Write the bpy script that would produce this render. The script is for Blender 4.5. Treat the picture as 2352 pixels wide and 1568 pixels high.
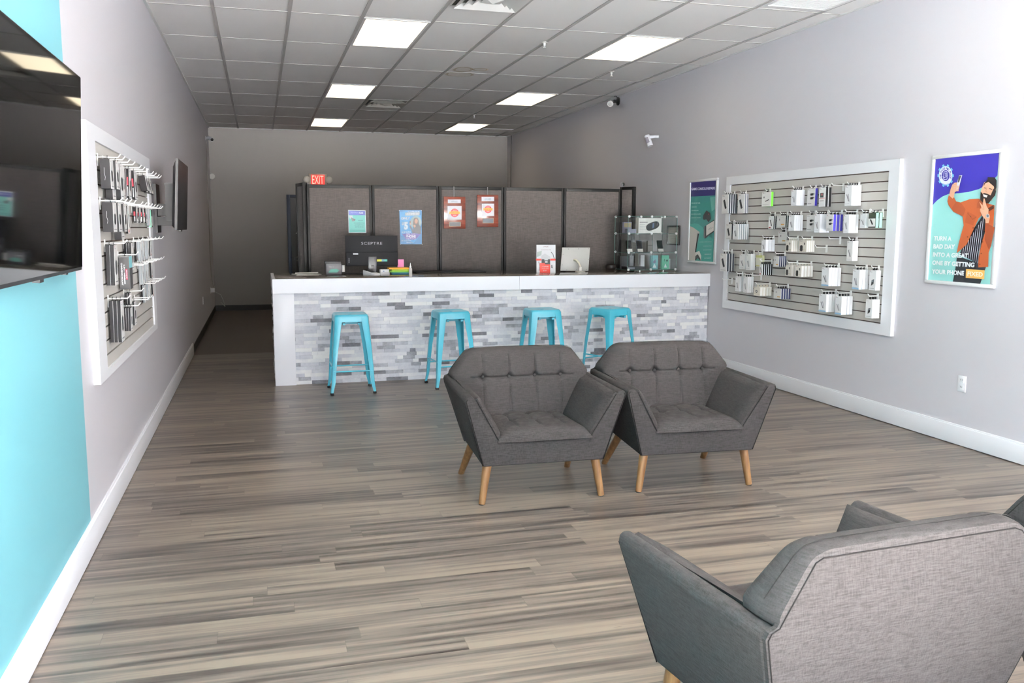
import bpy, bmesh, math, random
import numpy as np
from mathutils import Vector, Matrix
random.seed(7)
for o in list(bpy.data.objects): bpy.data.objects.remove(o, do_unlink=True)
SC = bpy.context.scene
COL = SC.collection
# ------------------------------------------------------------------ camera
W, H = 2352, 1568
F, YAW, PIT, ROL, CH = 2024.53, 0.2780, 0.1285, 0.0024, 1.5491
_fw = Vector((math.sin(YAW)*math.cos(PIT), math.cos(YAW)*math.cos(PIT), -math.sin(PIT)))
_r0 = Vector((math.cos(YAW), -math.sin(YAW), 0)); _u0 = _r0.cross(_fw)
_r = _r0*math.cos(ROL)+_u0*math.sin(ROL); _u = -_r0*math.sin(ROL)+_u0*math.cos(ROL)
cd = bpy.data.cameras.new('camera'); cam = bpy.data.objects.new('camera', cd); COL.objects.link(cam)
cam.matrix_world = Matrix(((_r.x, _u.x, -_fw.x, 0), (_r.y, _u.y, -_fw.y, 0), (_r.z, _u.z, -_fw.z, CH), (0, 0, 0, 1)))
cd.sensor_width = 36; cd.lens = 36*F/W; cd.clip_start = 0.05; cd.clip_end = 200
SC.camera = cam
SC.cycles.transparent_max_bounces = 48
# ------------------------------------------------------------------ light and exposure
SC.view_settings.view_transform = 'Standard'; SC.view_settings.look = 'None'
SC.view_settings.gamma = 1; SC.view_settings.use_curve_mapping = False
SC.view_settings.exposure = 0.70
SKY_STRENGTH = 11.0
SUN_STRENGTH = 230.0
LAMP_STRENGTH = 1.9
wd = bpy.data.worlds.new('sky'); SC.world = wd; wd.use_nodes = True
bg = wd.node_tree.nodes['Background']; bg.inputs[1].default_value = SKY_STRENGTH
def _sky():
    t = wd.node_tree; g = t.nodes.new('ShaderNodeTexCoord'); x = t.nodes.new('ShaderNodeSeparateXYZ'); r = t.nodes.new('ShaderNodeValToRGB')
    t.links.new(g.outputs['Generated'], x.inputs[0]); t.links.new(x.outputs[2], r.inputs[0]); t.links.new(r.outputs[0], bg.inputs[0])
    e = r.color_ramp.elements; e[0].position = .0; e[0].color = (.24, .245, .25, 1); e[1].position = .9; e[1].color = (.62, .76, 1., 1)
    for p, c in ((.10, (.27, .28, .29)), (.24, (.75, .80, .90)), (.40, (.80, .90, 1.05))): q = e.new(p); q.color = (*c, 1)
_sky()     # bright sky above unseen buildings and trees, added dark to cut level light indoors
sl = bpy.data.lights.new('sun', 'SUN'); sl.energy = SUN_STRENGTH; sl.angle = .009; sl.color = (1., .95, .88)
so_ = bpy.data.objects.new('sun', sl); COL.objects.link(so_); so_.rotation_euler = (math.radians(24), 0, math.radians(-20))
XL, XR, ZC, YB, YF = -0.8246, 4.809, 3.3384, 17.23, -0.7
def portal(x0, x1, z0, z1):
    ld = bpy.data.lights.new('window_daylight', 'AREA'); ld.shape = 'RECTANGLE'; ld.size = x1-x0; ld.size_y = z1-z0
    ld.cycles.is_portal = True
    o = bpy.data.objects.new('window_daylight', ld); COL.objects.link(o)
    o.location = ((x0+x1)/2, YF-0.06, (z0+z1)/2); o.rotation_euler = (math.pi/2, 0, 0)   # faces into the room (+Y)
    return o
WINS = [(-0.70, 1.05, 0.15, 2.75), (1.15, 2.85, 0.15, 2.75), (2.95, 4.70, 0.15, 2.75)]
for w in WINS: portal(*w)

# ------------------------------------------------------------------ pixel -> point helper (calibrated from the photograph)
def at(px, py, ax, val):
    d = _fw + _r*((px-W/2)/F) + _u*((H/2-py)/F)
    t = (val-(0, 0, CH)[ax])/d[ax]
    return Vector((0, 0, CH)) + d*t
# ------------------------------------------------------------------ materials
def L(c):
    if isinstance(c, str):
        c = [int(c[i:i+2], 16)/255 for i in (0, 2, 4)]
    return tuple(x/12.92 if x <= .04045 else ((x+.055)/1.055)**2.4 for x in c)
MC = {}
def mat(name, col=None, rough=.5, metal=0., emit=0., spec=.5, coat=0., sheen=0., bump=0., bscale=200.):
    if name in MC: return MC[name]
    m = bpy.data.materials.new(name); m.use_nodes = True; MC[name] = m
    b = m.node_tree.nodes['Principled BSDF']
    c = (*L(col), 1)
    b.inputs['Base Color'].default_value = c
    b.inputs['Roughness'].default_value = rough; b.inputs['Metallic'].default_value = metal
    b.inputs['Specular IOR Level'].default_value = spec; b.inputs['Coat Weight'].default_value = coat
    b.inputs['Sheen Weight'].default_value = sheen
    if emit:
        b.inputs['Emission Color'].default_value = c; b.inputs['Emission Strength'].default_value = emit
    if bump:
        n = m.node_tree.nodes; t = n.new('ShaderNodeTexNoise'); t.inputs['Scale'].default_value = bscale
        g = n.new('ShaderNodeTexCoord'); m.node_tree.links.new(g.outputs['Object'], t.inputs['Vector'])
        bp = n.new('ShaderNodeBump'); bp.inputs['Strength'].default_value = bump; bp.inputs['Distance'].default_value = .002
        m.node_tree.links.new(t.outputs[0], bp.inputs['Height']); m.node_tree.links.new(bp.outputs[0], b.inputs['Normal'])
    return m
class NT:
    def __init__(s, m): s.m = m; s.t = m.node_tree; s.n = s.t.nodes; s.b = s.n['Principled BSDF']
    def node(s, k, **kw):
        n = s.n.new(k)
        for a, v in kw.items(): setattr(n, a, v)
        return n
    def link(s, a, b): s.t.links.new(a, b)
    def val(s, sock, v):
        if isinstance(v, (int, float)): sock.default_value = v
        elif isinstance(v, tuple): sock.default_value = v
        else: s.link(v, sock)
    def math(s, op, a, b=None, c=None):
        n = s.node('ShaderNodeMath', operation=op); s.val(n.inputs[0], a)
        if b is not None: s.val(n.inputs[1], b)
        if c is not None: s.val(n.inputs[2], c)
        return n.outputs[0]
    def obj(s): 
        g = s.node('ShaderNodeTexCoord'); return g.outputs['Object']
    def xyz(s, v):
        n = s.node('ShaderNodeSeparateXYZ'); s.link(v, n.inputs[0]); return n.outputs
    def comb(s, x, y, z):
        n = s.node('ShaderNodeCombineXYZ')
        for i, v in enumerate((x, y, z)): s.val(n.inputs[i], v)
        return n.outputs[0]
    def noise(s, vec, scale, detail=2., rough=.5):
        n = s.node('ShaderNodeTexNoise'); s.link(vec, n.inputs['Vector']); n.inputs['Scale'].default_value = scale
        n.inputs['Detail'].default_value = detail; n.inputs['Roughness'].default_value = rough; return n.outputs[0]
    def white(s, vec):
        n = s.node('ShaderNodeTexWhiteNoise'); n.noise_dimensions = '3D'; s.link(vec, n.inputs['Vector']); return n.outputs[0]
    def ramp(s, f, stops):
        n = s.node('ShaderNodeValToRGB'); s.link(f, n.inputs[0]); e = n.color_ramp.elements
        while len(e) < len(stops): e.new(.5)
        for q, (p, c) in zip(e, stops): q.position = p; q.color = (*L(c), 1)
        return n.outputs[0]
    def mix(s, f, a, b, mode='MIX'):
        n = s.node('ShaderNodeMix', data_type='RGBA', blend_type=mode)
        s.val(n.inputs[0], f)
        for i, v in ((6, a), (7, b)):
            if isinstance(v, str): n.inputs[i].default_value = (*L(v), 1)
            else: s.link(v, n.inputs[i])
        return n.outputs[2]
    def scale(s, v, x, y, z):
        n = s.node('ShaderNodeVectorMath', operation='MULTIPLY'); s.link(v, n.inputs[0]); n.inputs[1].default_value = (x, y, z); return n.outputs[0]
    def bump(s, h, st=.3, dist=.002):
        n = s.node('ShaderNodeBump'); n.inputs['Strength'].default_value = st; n.inputs['Distance'].default_value = dist
        s.link(h, n.inputs['Height']); s.link(n.outputs[0], s.b.inputs['Normal'])
# painted wall
def paint(name, col, col2=None, split=None):
    m = mat(name, col, rough=.42, spec=.35); t = NT(m); v = t.obj()
    n = t.noise(v, 220, 2); t.bump(n, .06, .0015)
    base = t.mix(t.noise(v, 1.3, 2), col, col, 'MIX')
    if col2:
        y = t.xyz(v)[1]; base = t.mix(t.math('LESS_THAN', y, split), col, col2)
    t.link(base, t.b.inputs['Base Color'])
    return m
M_wallL = paint('lavender_grey_wall_paint_with_turquoise_field', 'CFCCD1', '74B3BE', 4.503)
M_wallB = paint('wall_paint_dimmed_at_back', '87827F')  # wall paint darkened to imitate light fading towards the back
M_wall = paint('lavender_grey_wall_paint', 'CFCCD1')
M_white = mat('white_satin_trim_paint', 'EFEFF2', .35)
M_blackbase = mat('black_vinyl_base', '1E1B1A', .5)
M_ceil = mat('ceiling_tile_fibre', 'E3E2E0', .9, spec=.1)
def build_ceiling_material():
    t = NT(M_ceil); v = t.obj(); x, y, z = t.xyz(v)
    ti = t.math('FLOOR', t.math('DIVIDE', t.math('ADD', x, .302), .61)); tj = t.math('FLOOR', t.math('DIVIDE', t.math('SUBTRACT', y, 7.919), 1.2238))
    r = t.white(t.comb(ti, tj, 0.))
    c = t.mix(r, 'EDEBE8', 'F4F2EF')
    sp = t.noise(v, 160, 3, .7); c = t.mix(t.math('MULTIPLY', t.math('GREATER_THAN', sp, .66), .18), c, 'B8B5B0')
    def ring(cx, cy, rx, ry, w):
        dx = t.math('DIVIDE', t.math('SUBTRACT', x, cx), rx); dy = t.math('DIVIDE', t.math('SUBTRACT', y, cy), ry)
        d = t.math('SQRT', t.math('ADD', t.math('MULTIPLY', dx, dx), t.math('MULTIPLY', dy, dy)))
        d = t.math('ADD', d, t.math('MULTIPLY', t.math('SUBTRACT', t.noise(v, 9, 2), .5), .35))
        return t.math('ADD', t.math('MULTIPLY', t.math('LESS_THAN', t.math('ABSOLUTE', t.math('SUBTRACT', d, 1.)), w), .45), t.math('MULTIPLY', t.math('LESS_THAN', d, 1.), .22))
    s = t.math('ADD', ring(2.31, 10.17, .10, .15, .15), t.math('ADD', ring(2.50, 10.12, .08, .09, .18), ring(2.34, 10.50, .16, .13, .10)))
    c = t.mix(s, c, 'A9946B'); t.link(c, t.b.inputs['Base Color']); t.bump(sp, .25, .002)
build_ceiling_material()
M_floor = mat('grey_oak_vinyl_plank', '8A8178', .3, spec=.5)
def build_floor_material():
    t = NT(M_floor); v = t.obj(); x, y, z = t.xyz(v)
    PW, PL = .1005, 1.22
    row = t.math('FLOOR', t.math('DIVIDE', y, PW))
    off = t.math('MULTIPLY', t.white(t.comb(row, 3., 0.)), PL)
    xs = t.math('DIVIDE', t.math('ADD', x, off), PL); cx = t.math('FLOOR', xs)
    pid = t.white(t.comb(row, cx, 7.)); pid2 = t.white(t.comb(row, cx, 19.))
    # long grain, shifted by plank
    gv = t.comb(t.math('ADD', t.math('MULTIPLY', x, .55), t.math('MULTIPLY', pid, 31.)), t.math('ADD', t.math('MULTIPLY', y, 13.), t.math('MULTIPLY', pid2, 17.)), 0.)
    g1 = t.noise(gv, 1.8, 3, .55)
    gf = t.comb(t.math('ADD', t.math('MULTIPLY', x, 3.), t.math('MULTIPLY', pid, 31.)), t.math('ADD', t.math('MULTIPLY', y, 110.), t.math('MULTIPLY', pid2, 17.)), 0.)
    g2 = t.noise(gf, 2.2, 4, .65)
    f = t.math('ADD', t.math('MULTIPLY', g1, .75), t.math('ADD', t.math('MULTIPLY', g2, .15), t.math('MULTIPLY', pid, .16)))
    c = t.ramp(f, [(.33, '332C28'), (.42, '4E4640'), (.52, '685E56'), (.63, '827568')])
    kn = t.noise(t.comb(t.math('ADD', t.math('MULTIPLY', x, 4.), t.math('MULTIPLY', pid2, 9.)), t.math('MULTIPLY', y, 30.), 0.), 1.2, 2)
    c = t.mix(t.math('MULTIPLY', t.math('GREATER_THAN', kn, .74), .55), c, '3B342F')
    fy = t.math('FRACT', t.math('DIVIDE', y, PW)); fx = t.math('FRACT', xs)
    e = t.math('MAXIMUM', t.math('LESS_THAN', fy, .018), t.math('LESS_THAN', fx, .0018))
    c = t.mix(t.math('MULTIPLY', e, .35), c, '3A332E')
    t.link(c, t.b.inputs['Base Color'])
    r = t.math('ADD', .25, t.math('MULTIPLY', g2, .18)); t.link(r, t.b.inputs['Roughness'])
    t.bump(t.math('ADD', g2, t.math('MULTIPLY', e, -2.)), .10, .001)
build_floor_material()
M_floor2 = mat('dark_brown_sheet_floor', '4C423B', .45, bump=.1, bscale=30)
M_turq = mat('turquoise_powder_coat', '49B4CB', .28, spec=.5, coat=.3)
M_black = mat('black_plastic', '17171A', .4)
M_rubber = mat('black_rubber', '0F1012', .7)
M_darkgap = mat('groove_backing', '4A3A32', .7)
M_slat = mat('grey_slatwall_laminate', 'C2BEB8', .5)
M_hook = mat('white_coated_wire', 'F2F1EE', .35)
M_chrome = mat('polished_chrome', 'E6E8EA', .12, metal=1.)
M_screen = mat('glossy_black_screen', '050506', .04, spec=.6)
M_panelframe = mat('black_panel_frame', '0C0C0C', .5, spec=.25)
def fabric(name, a, b, sc=1., sheen=.3):
    m = mat(name, a, .95, spec=.15, sheen=sheen); t = NT(m); v = t.obj()
    h = t.noise(t.scale(v, 25*sc, 25*sc, 260*sc), 1., 3, .7); w = t.noise(t.scale(v, 260*sc, 260*sc, 25*sc), 1., 3, .7)
    f = t.math('ADD', t.math('MULTIPLY', h, .6), t.math('MULTIPLY', w, .4))
    c = t.ramp(f, [(.38, a), (.62, b)]); t.link(c, t.b.inputs['Base Color']); t.bump(f, .5, .0012); t.b.inputs['Sheen Roughness'].default_value = .5
    return m
M_fab = fabric('charcoal_linen_upholstery', '2A2727', '3C3939', 1., 0.)
M_pipe = mat('dark_seam_thread', '1C1A1A', .9, spec=.1)
M_partfab = fabric('dark_panel_fabric', '484443', '5A5553', .6, .1)
def wood(name, a, b, ax=2, rough=.4):
    m = mat(name, a, rough); t = NT(m); v = t.obj(); s = [26, 26, 26]; s[ax] = 2.5
    n = t.noise(t.scale(v, *s), 1.5, 4, .6); c = t.ramp(n, [(.35, a), (.65, b)]); t.link(c, t.b.inputs['Base Color']); return m
M_leg = wood('honey_varnished_wood', '6B4A2C', '8C6841')
M_plaque = wood('mahogany_plaque_wood', '4A1F16', '7A3A2A', 0, .18)
def stone():
    m = mat('split_marble_ledger_stone', 'C8C8CE', .55); t = NT(m)
    a = t.node('ShaderNodeAttribute', attribute_name='stone_tone'); v = t.obj()
    n = t.noise(v, 14, 5, .7); n2 = t.noise(t.scale(v, 1, 1, 3), 40, 4, .7)
    k = t.math('ADD', a.outputs['Fac'], t.math('ADD', t.math('MULTIPLY', t.math('SUBTRACT', n, .5), .55), t.math('MULTIPLY', t.math('SUBTRACT', n2, .5), .25)))
    c = t.ramp(k, [(.0, '6E6E74'), (.22, '96979E'), (.42, 'C6C7CF'), (.68, 'E2E2E7'), (.95, 'F6F5F3')])
    t.link(c, t.b.inputs['Base Color']); t.bump(n2, .5, .004); return m
M_stone = stone()
M_quartz = mat('white_quartz_worktop', 'F0F0F0', .04, spec=.5)
M_lam = mat('white_laminate', 'F4F4F8', .3)
def glass(name, tint=(.985, .993, .99), a=.14):
    m = bpy.data.materials.new(name); m.use_nodes = True; t = m.node_tree; t.nodes.clear()
    o = t.nodes.new('ShaderNodeOutputMaterial'); mx = t.nodes.new('ShaderNodeMixShader'); tr = t.nodes.new('ShaderNodeBsdfTransparent'); gl = t.nodes.new('ShaderNodeBsdfGlossy')
    lw = t.nodes.new('ShaderNodeLayerWeight'); lw.inputs[0].default_value = .5; pw = t.nodes.new('ShaderNodeMath'); pw.operation = 'POWER'; pw.inputs[1].default_value = 5; fr = t.nodes.new('ShaderNodeMath'); fr.operation = 'MULTIPLY_ADD'; fr.inputs[1].default_value = .9; fr.inputs[2].default_value = .04; t.links.new(lw.outputs['Facing'], pw.inputs[0]); t.links.new(pw.outputs[0], fr.inputs[0])
    tr.inputs[0].default_value = (*tint, 1); gl.inputs['Roughness'].default_value = .02
    t.links.new(fr.outputs[0], mx.inputs[0]); t.links.new(tr.outputs[0], mx.inputs[1]); t.links.new(gl.outputs[0], mx.inputs[2]); t.links.new(mx.outputs[0], o.inputs[0]); return m
M_glass = glass('clear_glass_panel')
M_clip = mat('bright_nickel_clip', 'F4F4F4', .3, metal=.4)
M_gedge = mat('green_glass_edge', '5E7F76', .15)
def C(hexc, rough=.45, **k): return mat('finish_'+hexc+('_%d' % int(rough*100)), hexc, rough, **k)

# ------------------------------------------------------------------ mesh builder
class MB:
    def __init__(s): s.v = []; s.f = []; s.m = []; s.mats = []
    def mi(s, m):
        if m not in s.mats: s.mats.append(m)
        return s.mats.index(m)
    def add(s, vs, fs, m):
        o = len(s.v); s.v += [tuple(v) for v in vs]; k = s.mi(m)
        for f in fs: s.f.append([i+o for i in f]); s.m.append(k)
        return s
    def box(s, a, b, m, M=None):
        x0, y0, z0 = a; x1, y1, z1 = b
        vs = [Vector(p) for p in ((x0,y0,z0),(x1,y0,z0),(x1,y1,z0),(x0,y1,z0),(x0,y0,z1),(x1,y0,z1),(x1,y1,z1),(x0,y1,z1))]
        if M: vs = [M @ v for v in vs]
        return s.add(vs, [(0,3,2,1),(4,5,6,7),(0,1,5,4),(1,2,6,5),(2,3,7,6),(3,0,4,7)], m)
    def tube(s, p, r, m, seg=10, caps=True):
        p = [Vector(q) for q in p]; n = len(p); rs = r if isinstance(r, (list, tuple)) else [r]*n; rings = []
        up = None
        for i in range(n):
            d = (p[min(i+1, n-1)]-p[max(i-1, 0)]).normalized()
            if up is None: up = Vector((0, 0, 1)) if abs(d.z) < .9 else Vector((1, 0, 0))
            a = d.cross(up).normalized(); b = a.cross(d).normalized(); up = b
            rings.append([p[i]+(a*math.cos(t)+b*math.sin(t))*rs[i] for t in [2*math.pi*k/seg for k in range(seg)]])
        vs = [q for g in rings for q in g]; fs = []
        for i in range(n-1):
            for k in range(seg):
                fs.append((i*seg+k, i*seg+(k+1) % seg, (i+1)*seg+(k+1) % seg, (i+1)*seg+k))
        if caps: fs.append(tuple(range(seg))[::-1]); fs.append(tuple((n-1)*seg+k for k in range(seg)))
        return s.add(vs, fs, m)
    def prism(s, poly, d, m):           # poly: 3D points, d: extrusion vector
        n = len(poly); d = Vector(d); P = [Vector(p) for p in poly]
        vs = P+[p+d for p in P]
        fs = [tuple(range(n))[::-1], tuple(range(n, 2*n))]+[(i, (i+1) % n, n+(i+1) % n, n+i) for i in range(n)]
        return s.add(vs, fs, m)
    def poly(s, pts, m): return s.add(pts, [tuple(range(len(pts)))], m)
    def lathe(s, c, prof, m, seg=24, axis=2):
        vs = []; fs = []; n = len(prof)
        for r, h in prof:
            for k in range(seg):
                a = 2*math.pi*k/seg; q = (r*math.cos(a), r*math.sin(a), h)
                if axis == 0: q = (h, r*math.cos(a), r*math.sin(a))
                if axis == 1: q = (r*math.cos(a), h, r*math.sin(a))
                vs.append(Vector(c)+Vector(q))
        for i in range(n-1):
            for k in range(seg): fs.append((i*seg+k, i*seg+(k+1) % seg, (i+1)*seg+(k+1) % seg, (i+1)*seg+k))
        fs.append(tuple(range(seg))[::-1]); fs.append(tuple((n-1)*seg+k for k in range(seg)))
        return s.add(vs, fs, m)
    def ob(s, name, parent=None, bevel=0, seg=2, smooth=False, loc=None, fix=True):
        me = bpy.data.meshes.new(name); me.from_pydata(s.v, [], s.f)
        for m in s.mats: me.materials.append(m)
        for p, k in zip(me.polygons, s.m): p.material_index = k
        if fix or bevel:
            bm = bmesh.new(); bm.from_mesh(me)
            if bevel:
                bmesh.ops.bevel(bm, geom=bm.edges[:], offset=bevel, segments=seg, profile=.5, affect='EDGES', clamp_overlap=True)
            bmesh.ops.recalc_face_normals(bm, faces=bm.faces[:]); bm.to_mesh(me); bm.free()
        if smooth or bevel:
            for p in me.polygons: p.use_smooth = True
            if hasattr(me, 'set_sharp_from_angle'): me.set_sharp_from_angle(angle=math.radians(smooth if smooth not in (True, False) else 40))
        o = bpy.data.objects.new(name, me); COL.objects.link(o)
        if parent: o.parent = parent
        if loc is not None: o.location = loc
        return o
def tag(o, label, cat, group=None, kind=None):
    if label: o['label'] = label
    if cat: o['category'] = cat
    if group: o['group'] = group
    if kind: o['kind'] = kind
    return o
def thing(name, label, cat, loc=(0, 0, 0), rz=0, group=None):
    o = bpy.data.objects.new(name, None); COL.objects.link(o); o.location = loc; o.rotation_euler = (0, 0, rz); o.empty_display_size = .1
    return tag(o, label, cat, group)
def struct(o): o['kind'] = 'structure'; return o
def children(o): return [c for c in bpy.data.objects if c.parent == o]
def dup(root, loc, rz, label, group=None):
    def cp(o, par):
        c = o.copy(); COL.objects.link(c)
        if par: c.parent = par
        for k in kids.get(o, []): cp(k, c)
        return c
    kids = {}
    for c in bpy.data.objects:
        if c.parent: kids.setdefault(c.parent, []).append(c)
    r = cp(root, None); r.location = loc; r.rotation_euler = (0, 0, rz); r['label'] = label
    if group: r['group'] = group
    return r
# text mapped onto a parallelogram (bottom-left, bottom-right, top-left)
_tc = {}
def text_geo(s, bold=0.02, space=1.):
    key = (s, bold, space)
    if key in _tc: return _tc[key]
    cu = bpy.data.curves.new('txt', 'FONT'); cu.body = s; cu.offset = bold; cu.space_character = space; cu.resolution_u = 3
    o = bpy.data.objects.new('txt', cu); COL.objects.link(o); dg = bpy.context.evaluated_depsgraph_get(); dg.update()
    me = bpy.data.meshes.new_from_object(o.evaluated_get(dg)); vs = [tuple(v.co) for v in me.vertices]; fs = [tuple(p.vertices) for p in me.polygons]
    bpy.data.objects.remove(o, do_unlink=True); bpy.data.curves.remove(cu); bpy.data.meshes.remove(me)
    xs = [v[0] for v in vs]; ys = [v[1] for v in vs]; x0, x1, y0, y1 = min(xs), max(xs), min(ys), max(ys)
    vs = [((v[0]-x0)/(x1-x0), (v[1]-y0)/(y1-y0)) for v in vs]
    _tc[key] = (vs, fs); return _tc[key]
def text(mb, s, bl, br, tl, m, bold=.02, space=1.):
    vs, fs = text_geo(s, bold, space); bl, br, tl = Vector(bl), Vector(br), Vector(tl)
    mb.add([bl+(br-bl)*a+(tl-bl)*b for a, b in vs], fs, m)
class Print:
    """flat print on a plane of the place; points given in a zoom window of the photo"""
    def __init__(s, ox, oy, k, ax, val, sgn, step=.0005):
        s.o = (ox, oy, k); s.ax = ax; s.val = val; s.sgn = sgn; s.step = step; s.n = 0; s.mb = MB()
    def p(s, u, v): return at(s.o[0]+u/s.o[2], s.o[1]+v/s.o[2], s.ax, s.val+s.sgn*s.step*s.n)
    def poly(s, pts, c, up=1, rough=.4): s.n += up; s.mb.poly([s.p(*q) for q in pts], C(c, rough))
    def rect(s, a, b, c, up=1): s.poly([(a[0], a[1]), (b[0], a[1]), (b[0], b[1]), (a[0], b[1])], c, up)
    def ell(s, c, rx, ry, col, n=28, a=0): 
        ca, sa = math.cos(a), math.sin(a)
        s.poly([(c[0]+rx*math.cos(t)*ca-ry*math.sin(t)*sa, c[1]+rx*math.cos(t)*sa+ry*math.sin(t)*ca) for t in [2*math.pi*i/n for i in range(n)]], col)
    def line(s, pts, w, c, rough=.4):
        s.n += 1
        for (x0, y0), (x1, y1) in zip(pts, pts[1:]):
            d = math.hypot(x1-x0, y1-y0) or 1; nx, ny = -(y1-y0)/d*w/2, (x1-x0)/d*w/2
            s.mb.poly([s.p(x0+nx, y0+ny), s.p(x1+nx, y1+ny), s.p(x1-nx, y1-ny), s.p(x0-nx, y0-ny)], C(c, rough))
    def text(s, t, bl, br, tl, c, bold=.02, space=1.): s.n += 1; text(s.mb, t, s.p(*bl), s.p(*br), s.p(*tl), C(c), bold, space)
    def ob(s, name, parent): return s.mb.ob(name, parent, fix=False)

# ================================================================== SETTING
def quadbox(name, a, b, m): return struct(MB().box(a, b, m).ob(name))
quadbox('floor', (XL-.1, YF-.1, -.05), (XR+.1, 11.28, 0), M_floor)
quadbox('floor.001', (XL-.1, 11.28, -.05), (XR+.1, YB+.1, -.001), M_floor2)
quadbox('ceiling', (XL-.1, YF-.1, ZC+.004), (XR+.1, YB+.1, ZC+.06), M_ceil)
quadbox('wall_left', (XL-.1, YF-.1, 0), (XL, YB+.1, ZC+.004), M_wallL)
quadbox('wall_right', (XR, YF-.1, 0), (XR+.1, YB+.1, ZC+.004), M_wall)
# back wall with a door opening
DX0, DX1, DZ = .575, 1.50, 2.10
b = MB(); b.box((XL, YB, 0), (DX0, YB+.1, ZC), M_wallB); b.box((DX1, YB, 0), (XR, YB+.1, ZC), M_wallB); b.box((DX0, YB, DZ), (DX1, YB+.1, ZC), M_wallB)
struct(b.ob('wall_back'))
M_navy = mat('dark_navy_door_frame', '1F2C44', .4)
dr = bpy.data.objects.new('door_1', None); COL.objects.link(dr); dr.location = (DX0, YB, 0); struct(dr)
b = MB(); b.box((-.055, -.02, 0), (0.01, .1, DZ+.05), M_navy); b.box((DX1-DX0-.01, -.02, 0), (DX1-DX0+.055, .1, DZ+.05), M_navy); b.box((0.01, -.02, DZ), (DX1-DX0-.01, .1, DZ+.05), M_navy)
b.ob('door_frame', dr, bevel=.003)
MB().box((0.01, .045, 0), (DX1-DX0-.01, .09, DZ), mat('near_black_door_paint', '14110F', .45)).ob('door_leaf', dr)
b = MB(); b.box((.05, -.01, .93), (.80, .02, .98), M_black); b.box((.10, .015, .92), (.17, .045, .99), C('6B6257')); b.box((.74, .015, .92), (.80, .045, .99), C('6B6257')); b.ob('push_bar', dr)
b = MB(); b.lathe((.115, .045, 1.43), [(.02, 0), (.016, -.012), (.004, -.015)], M_chrome, 12, 1); b.ob('lock_cylinder', dr)
# front wall with the shop windows behind the photographer
b = MB(); fr = mat('dark_bronze_mullion', '3A3733', .5)
b.box((XL, YF-.1, 0), (XR, YF, .15), M_wall); b.box((XL, YF-.1, 2.75), (XR, YF, ZC), M_wall)
xs = [XL]+[v for w in WINS for v in w[:2]]+[XR]
for i in range(0, len(xs), 2): b.box((xs[i], YF-.1, .15), (xs[i+1], YF, 2.75), M_wall if i in (0, 6) else fr)
struct(b.ob('wall_front'))
quadbox('floor.002', (-70, YF-90, -.12), (74, YF-.1, -.06), mat('pale_bounce_pavement', 'D8D8D8', .9))  # unseen ground, made wide and pale to bounce sunlight onto the ceiling
# baseboards
BM = MB().box((XL, YF, .004), (XL+.018, 11.28, .137), M_white); BM.box((XL, YF, .137), (XL+.010, 11.28, .146), M_white); struct(BM.ob('baseboard_left', bevel=.002))
BM = MB().box((XR-.018, YF, .006), (XR, 8.84, .137), M_white); BM.box((XR-.010, YF, .137), (XR, 8.84, .148), M_white); struct(BM.ob('baseboard_right', bevel=.002))
struct(MB().box((XL, 11.28, 0), (XL+.008, YB, .10), M_blackbase).ob('baseboard_left.001'))
b = MB().box((XL+.008, YB-.008, 0), (DX0-.055, YB, .10), M_blackbase); b.box((DX1+.055, YB-.008, 0), (XR, YB, .10), M_blackbase); struct(b.ob('baseboard_back'))
# ceiling grid
M_tee = mat('grid_tee_shadow_grey', 'A9A7A5', .5); M_tee2 = mat('grid_tee_paint_white', 'D6D5D2', .5)  # main tees coloured grey to stand for their shadow lines; edge trim white
GX = [-.302+.61*k for k in range(9)]; GY = [7.919+1.2238*j for j in range(-8, 8)]
b = MB()
for x in GX: b.box((x-.0145, YF, ZC-.004), (x+.0145, YB, ZC+.006), M_tee)
struct(b.ob('trim_1'))
b = MB()
for y in GY: b.box((XL, y-.008, ZC+.001), (XR, y+.008, ZC+.005), mat('cross_tee_shadow_grey', 'B2AFAB', .6))  # cross tees darkened to read as thin shadow lines
b.box((XL, YF, ZC-.008), (XL+.022, YB, ZC+.004), M_tee2); b.box((XR-.022, YF, ZC-.008), (XR, YB, ZC+.004), M_tee2); b.box((XL, YB-.022, ZC-.008), (XR, YB, ZC+.004), M_tee2)
for i, j in ((3, -1), (3, 4), (7, -1), (7, 7)):
    y = 7.919+1.2238*j+.61; b.box((GX[i]+.012, y-.008, ZC+.001), (GX[i+1]-.012, y+.008, ZC+.005), mat('cross_tee_shadow_grey', 'B2AFAB', .6))
struct(b.ob('trim_2'))
# ceiling lights
M_diff = bpy.data.materials.new('lit_acrylic_diffuser'); M_diff.use_nodes = True
_b = M_diff.node_tree.nodes['Principled BSDF']; _b.inputs['Base Color'].default_value = (.9, .9, .86, 1); _b.inputs['Emission Color'].default_value = (1., .85, .60, 1); _b.inputs['Emission Strength'].default_value = LAMP_STRENGTH
def troffer(i, j, label):
    x0, y0 = GX[i], 7.919+1.2238*j
    t = thing('ceiling_light', label, 'ceiling light', (x0+.305, y0+.612, ZC-.006), 0, 'recessed ceiling light panels')
    b = MB(); hx, hy = .292, .60; w = .022
    for a, c in (((-hx, -hy), (hx, -hy+w)), ((-hx, hy-w), (hx, hy)), ((-hx, -hy+w), (-hx+w, hy-w)), ((hx-w, -hy+w), (hx, hy-w))):
        b.box((a[0], a[1], 0), (c[0], c[1], .012), M_tee2)
    b.ob('light_frame', t)
    b = MB(); b.box((-hx+w, -hy+w, .003), (hx-w, hy-w, .008), M_diff); b.ob('diffuser', t)
troffer(2, 0, 'largest left-row lit ceiling panel, nearest to the camera')
troffer(2, 3, 'middle lit ceiling panel of the left row, left of the dark air vent')
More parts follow.
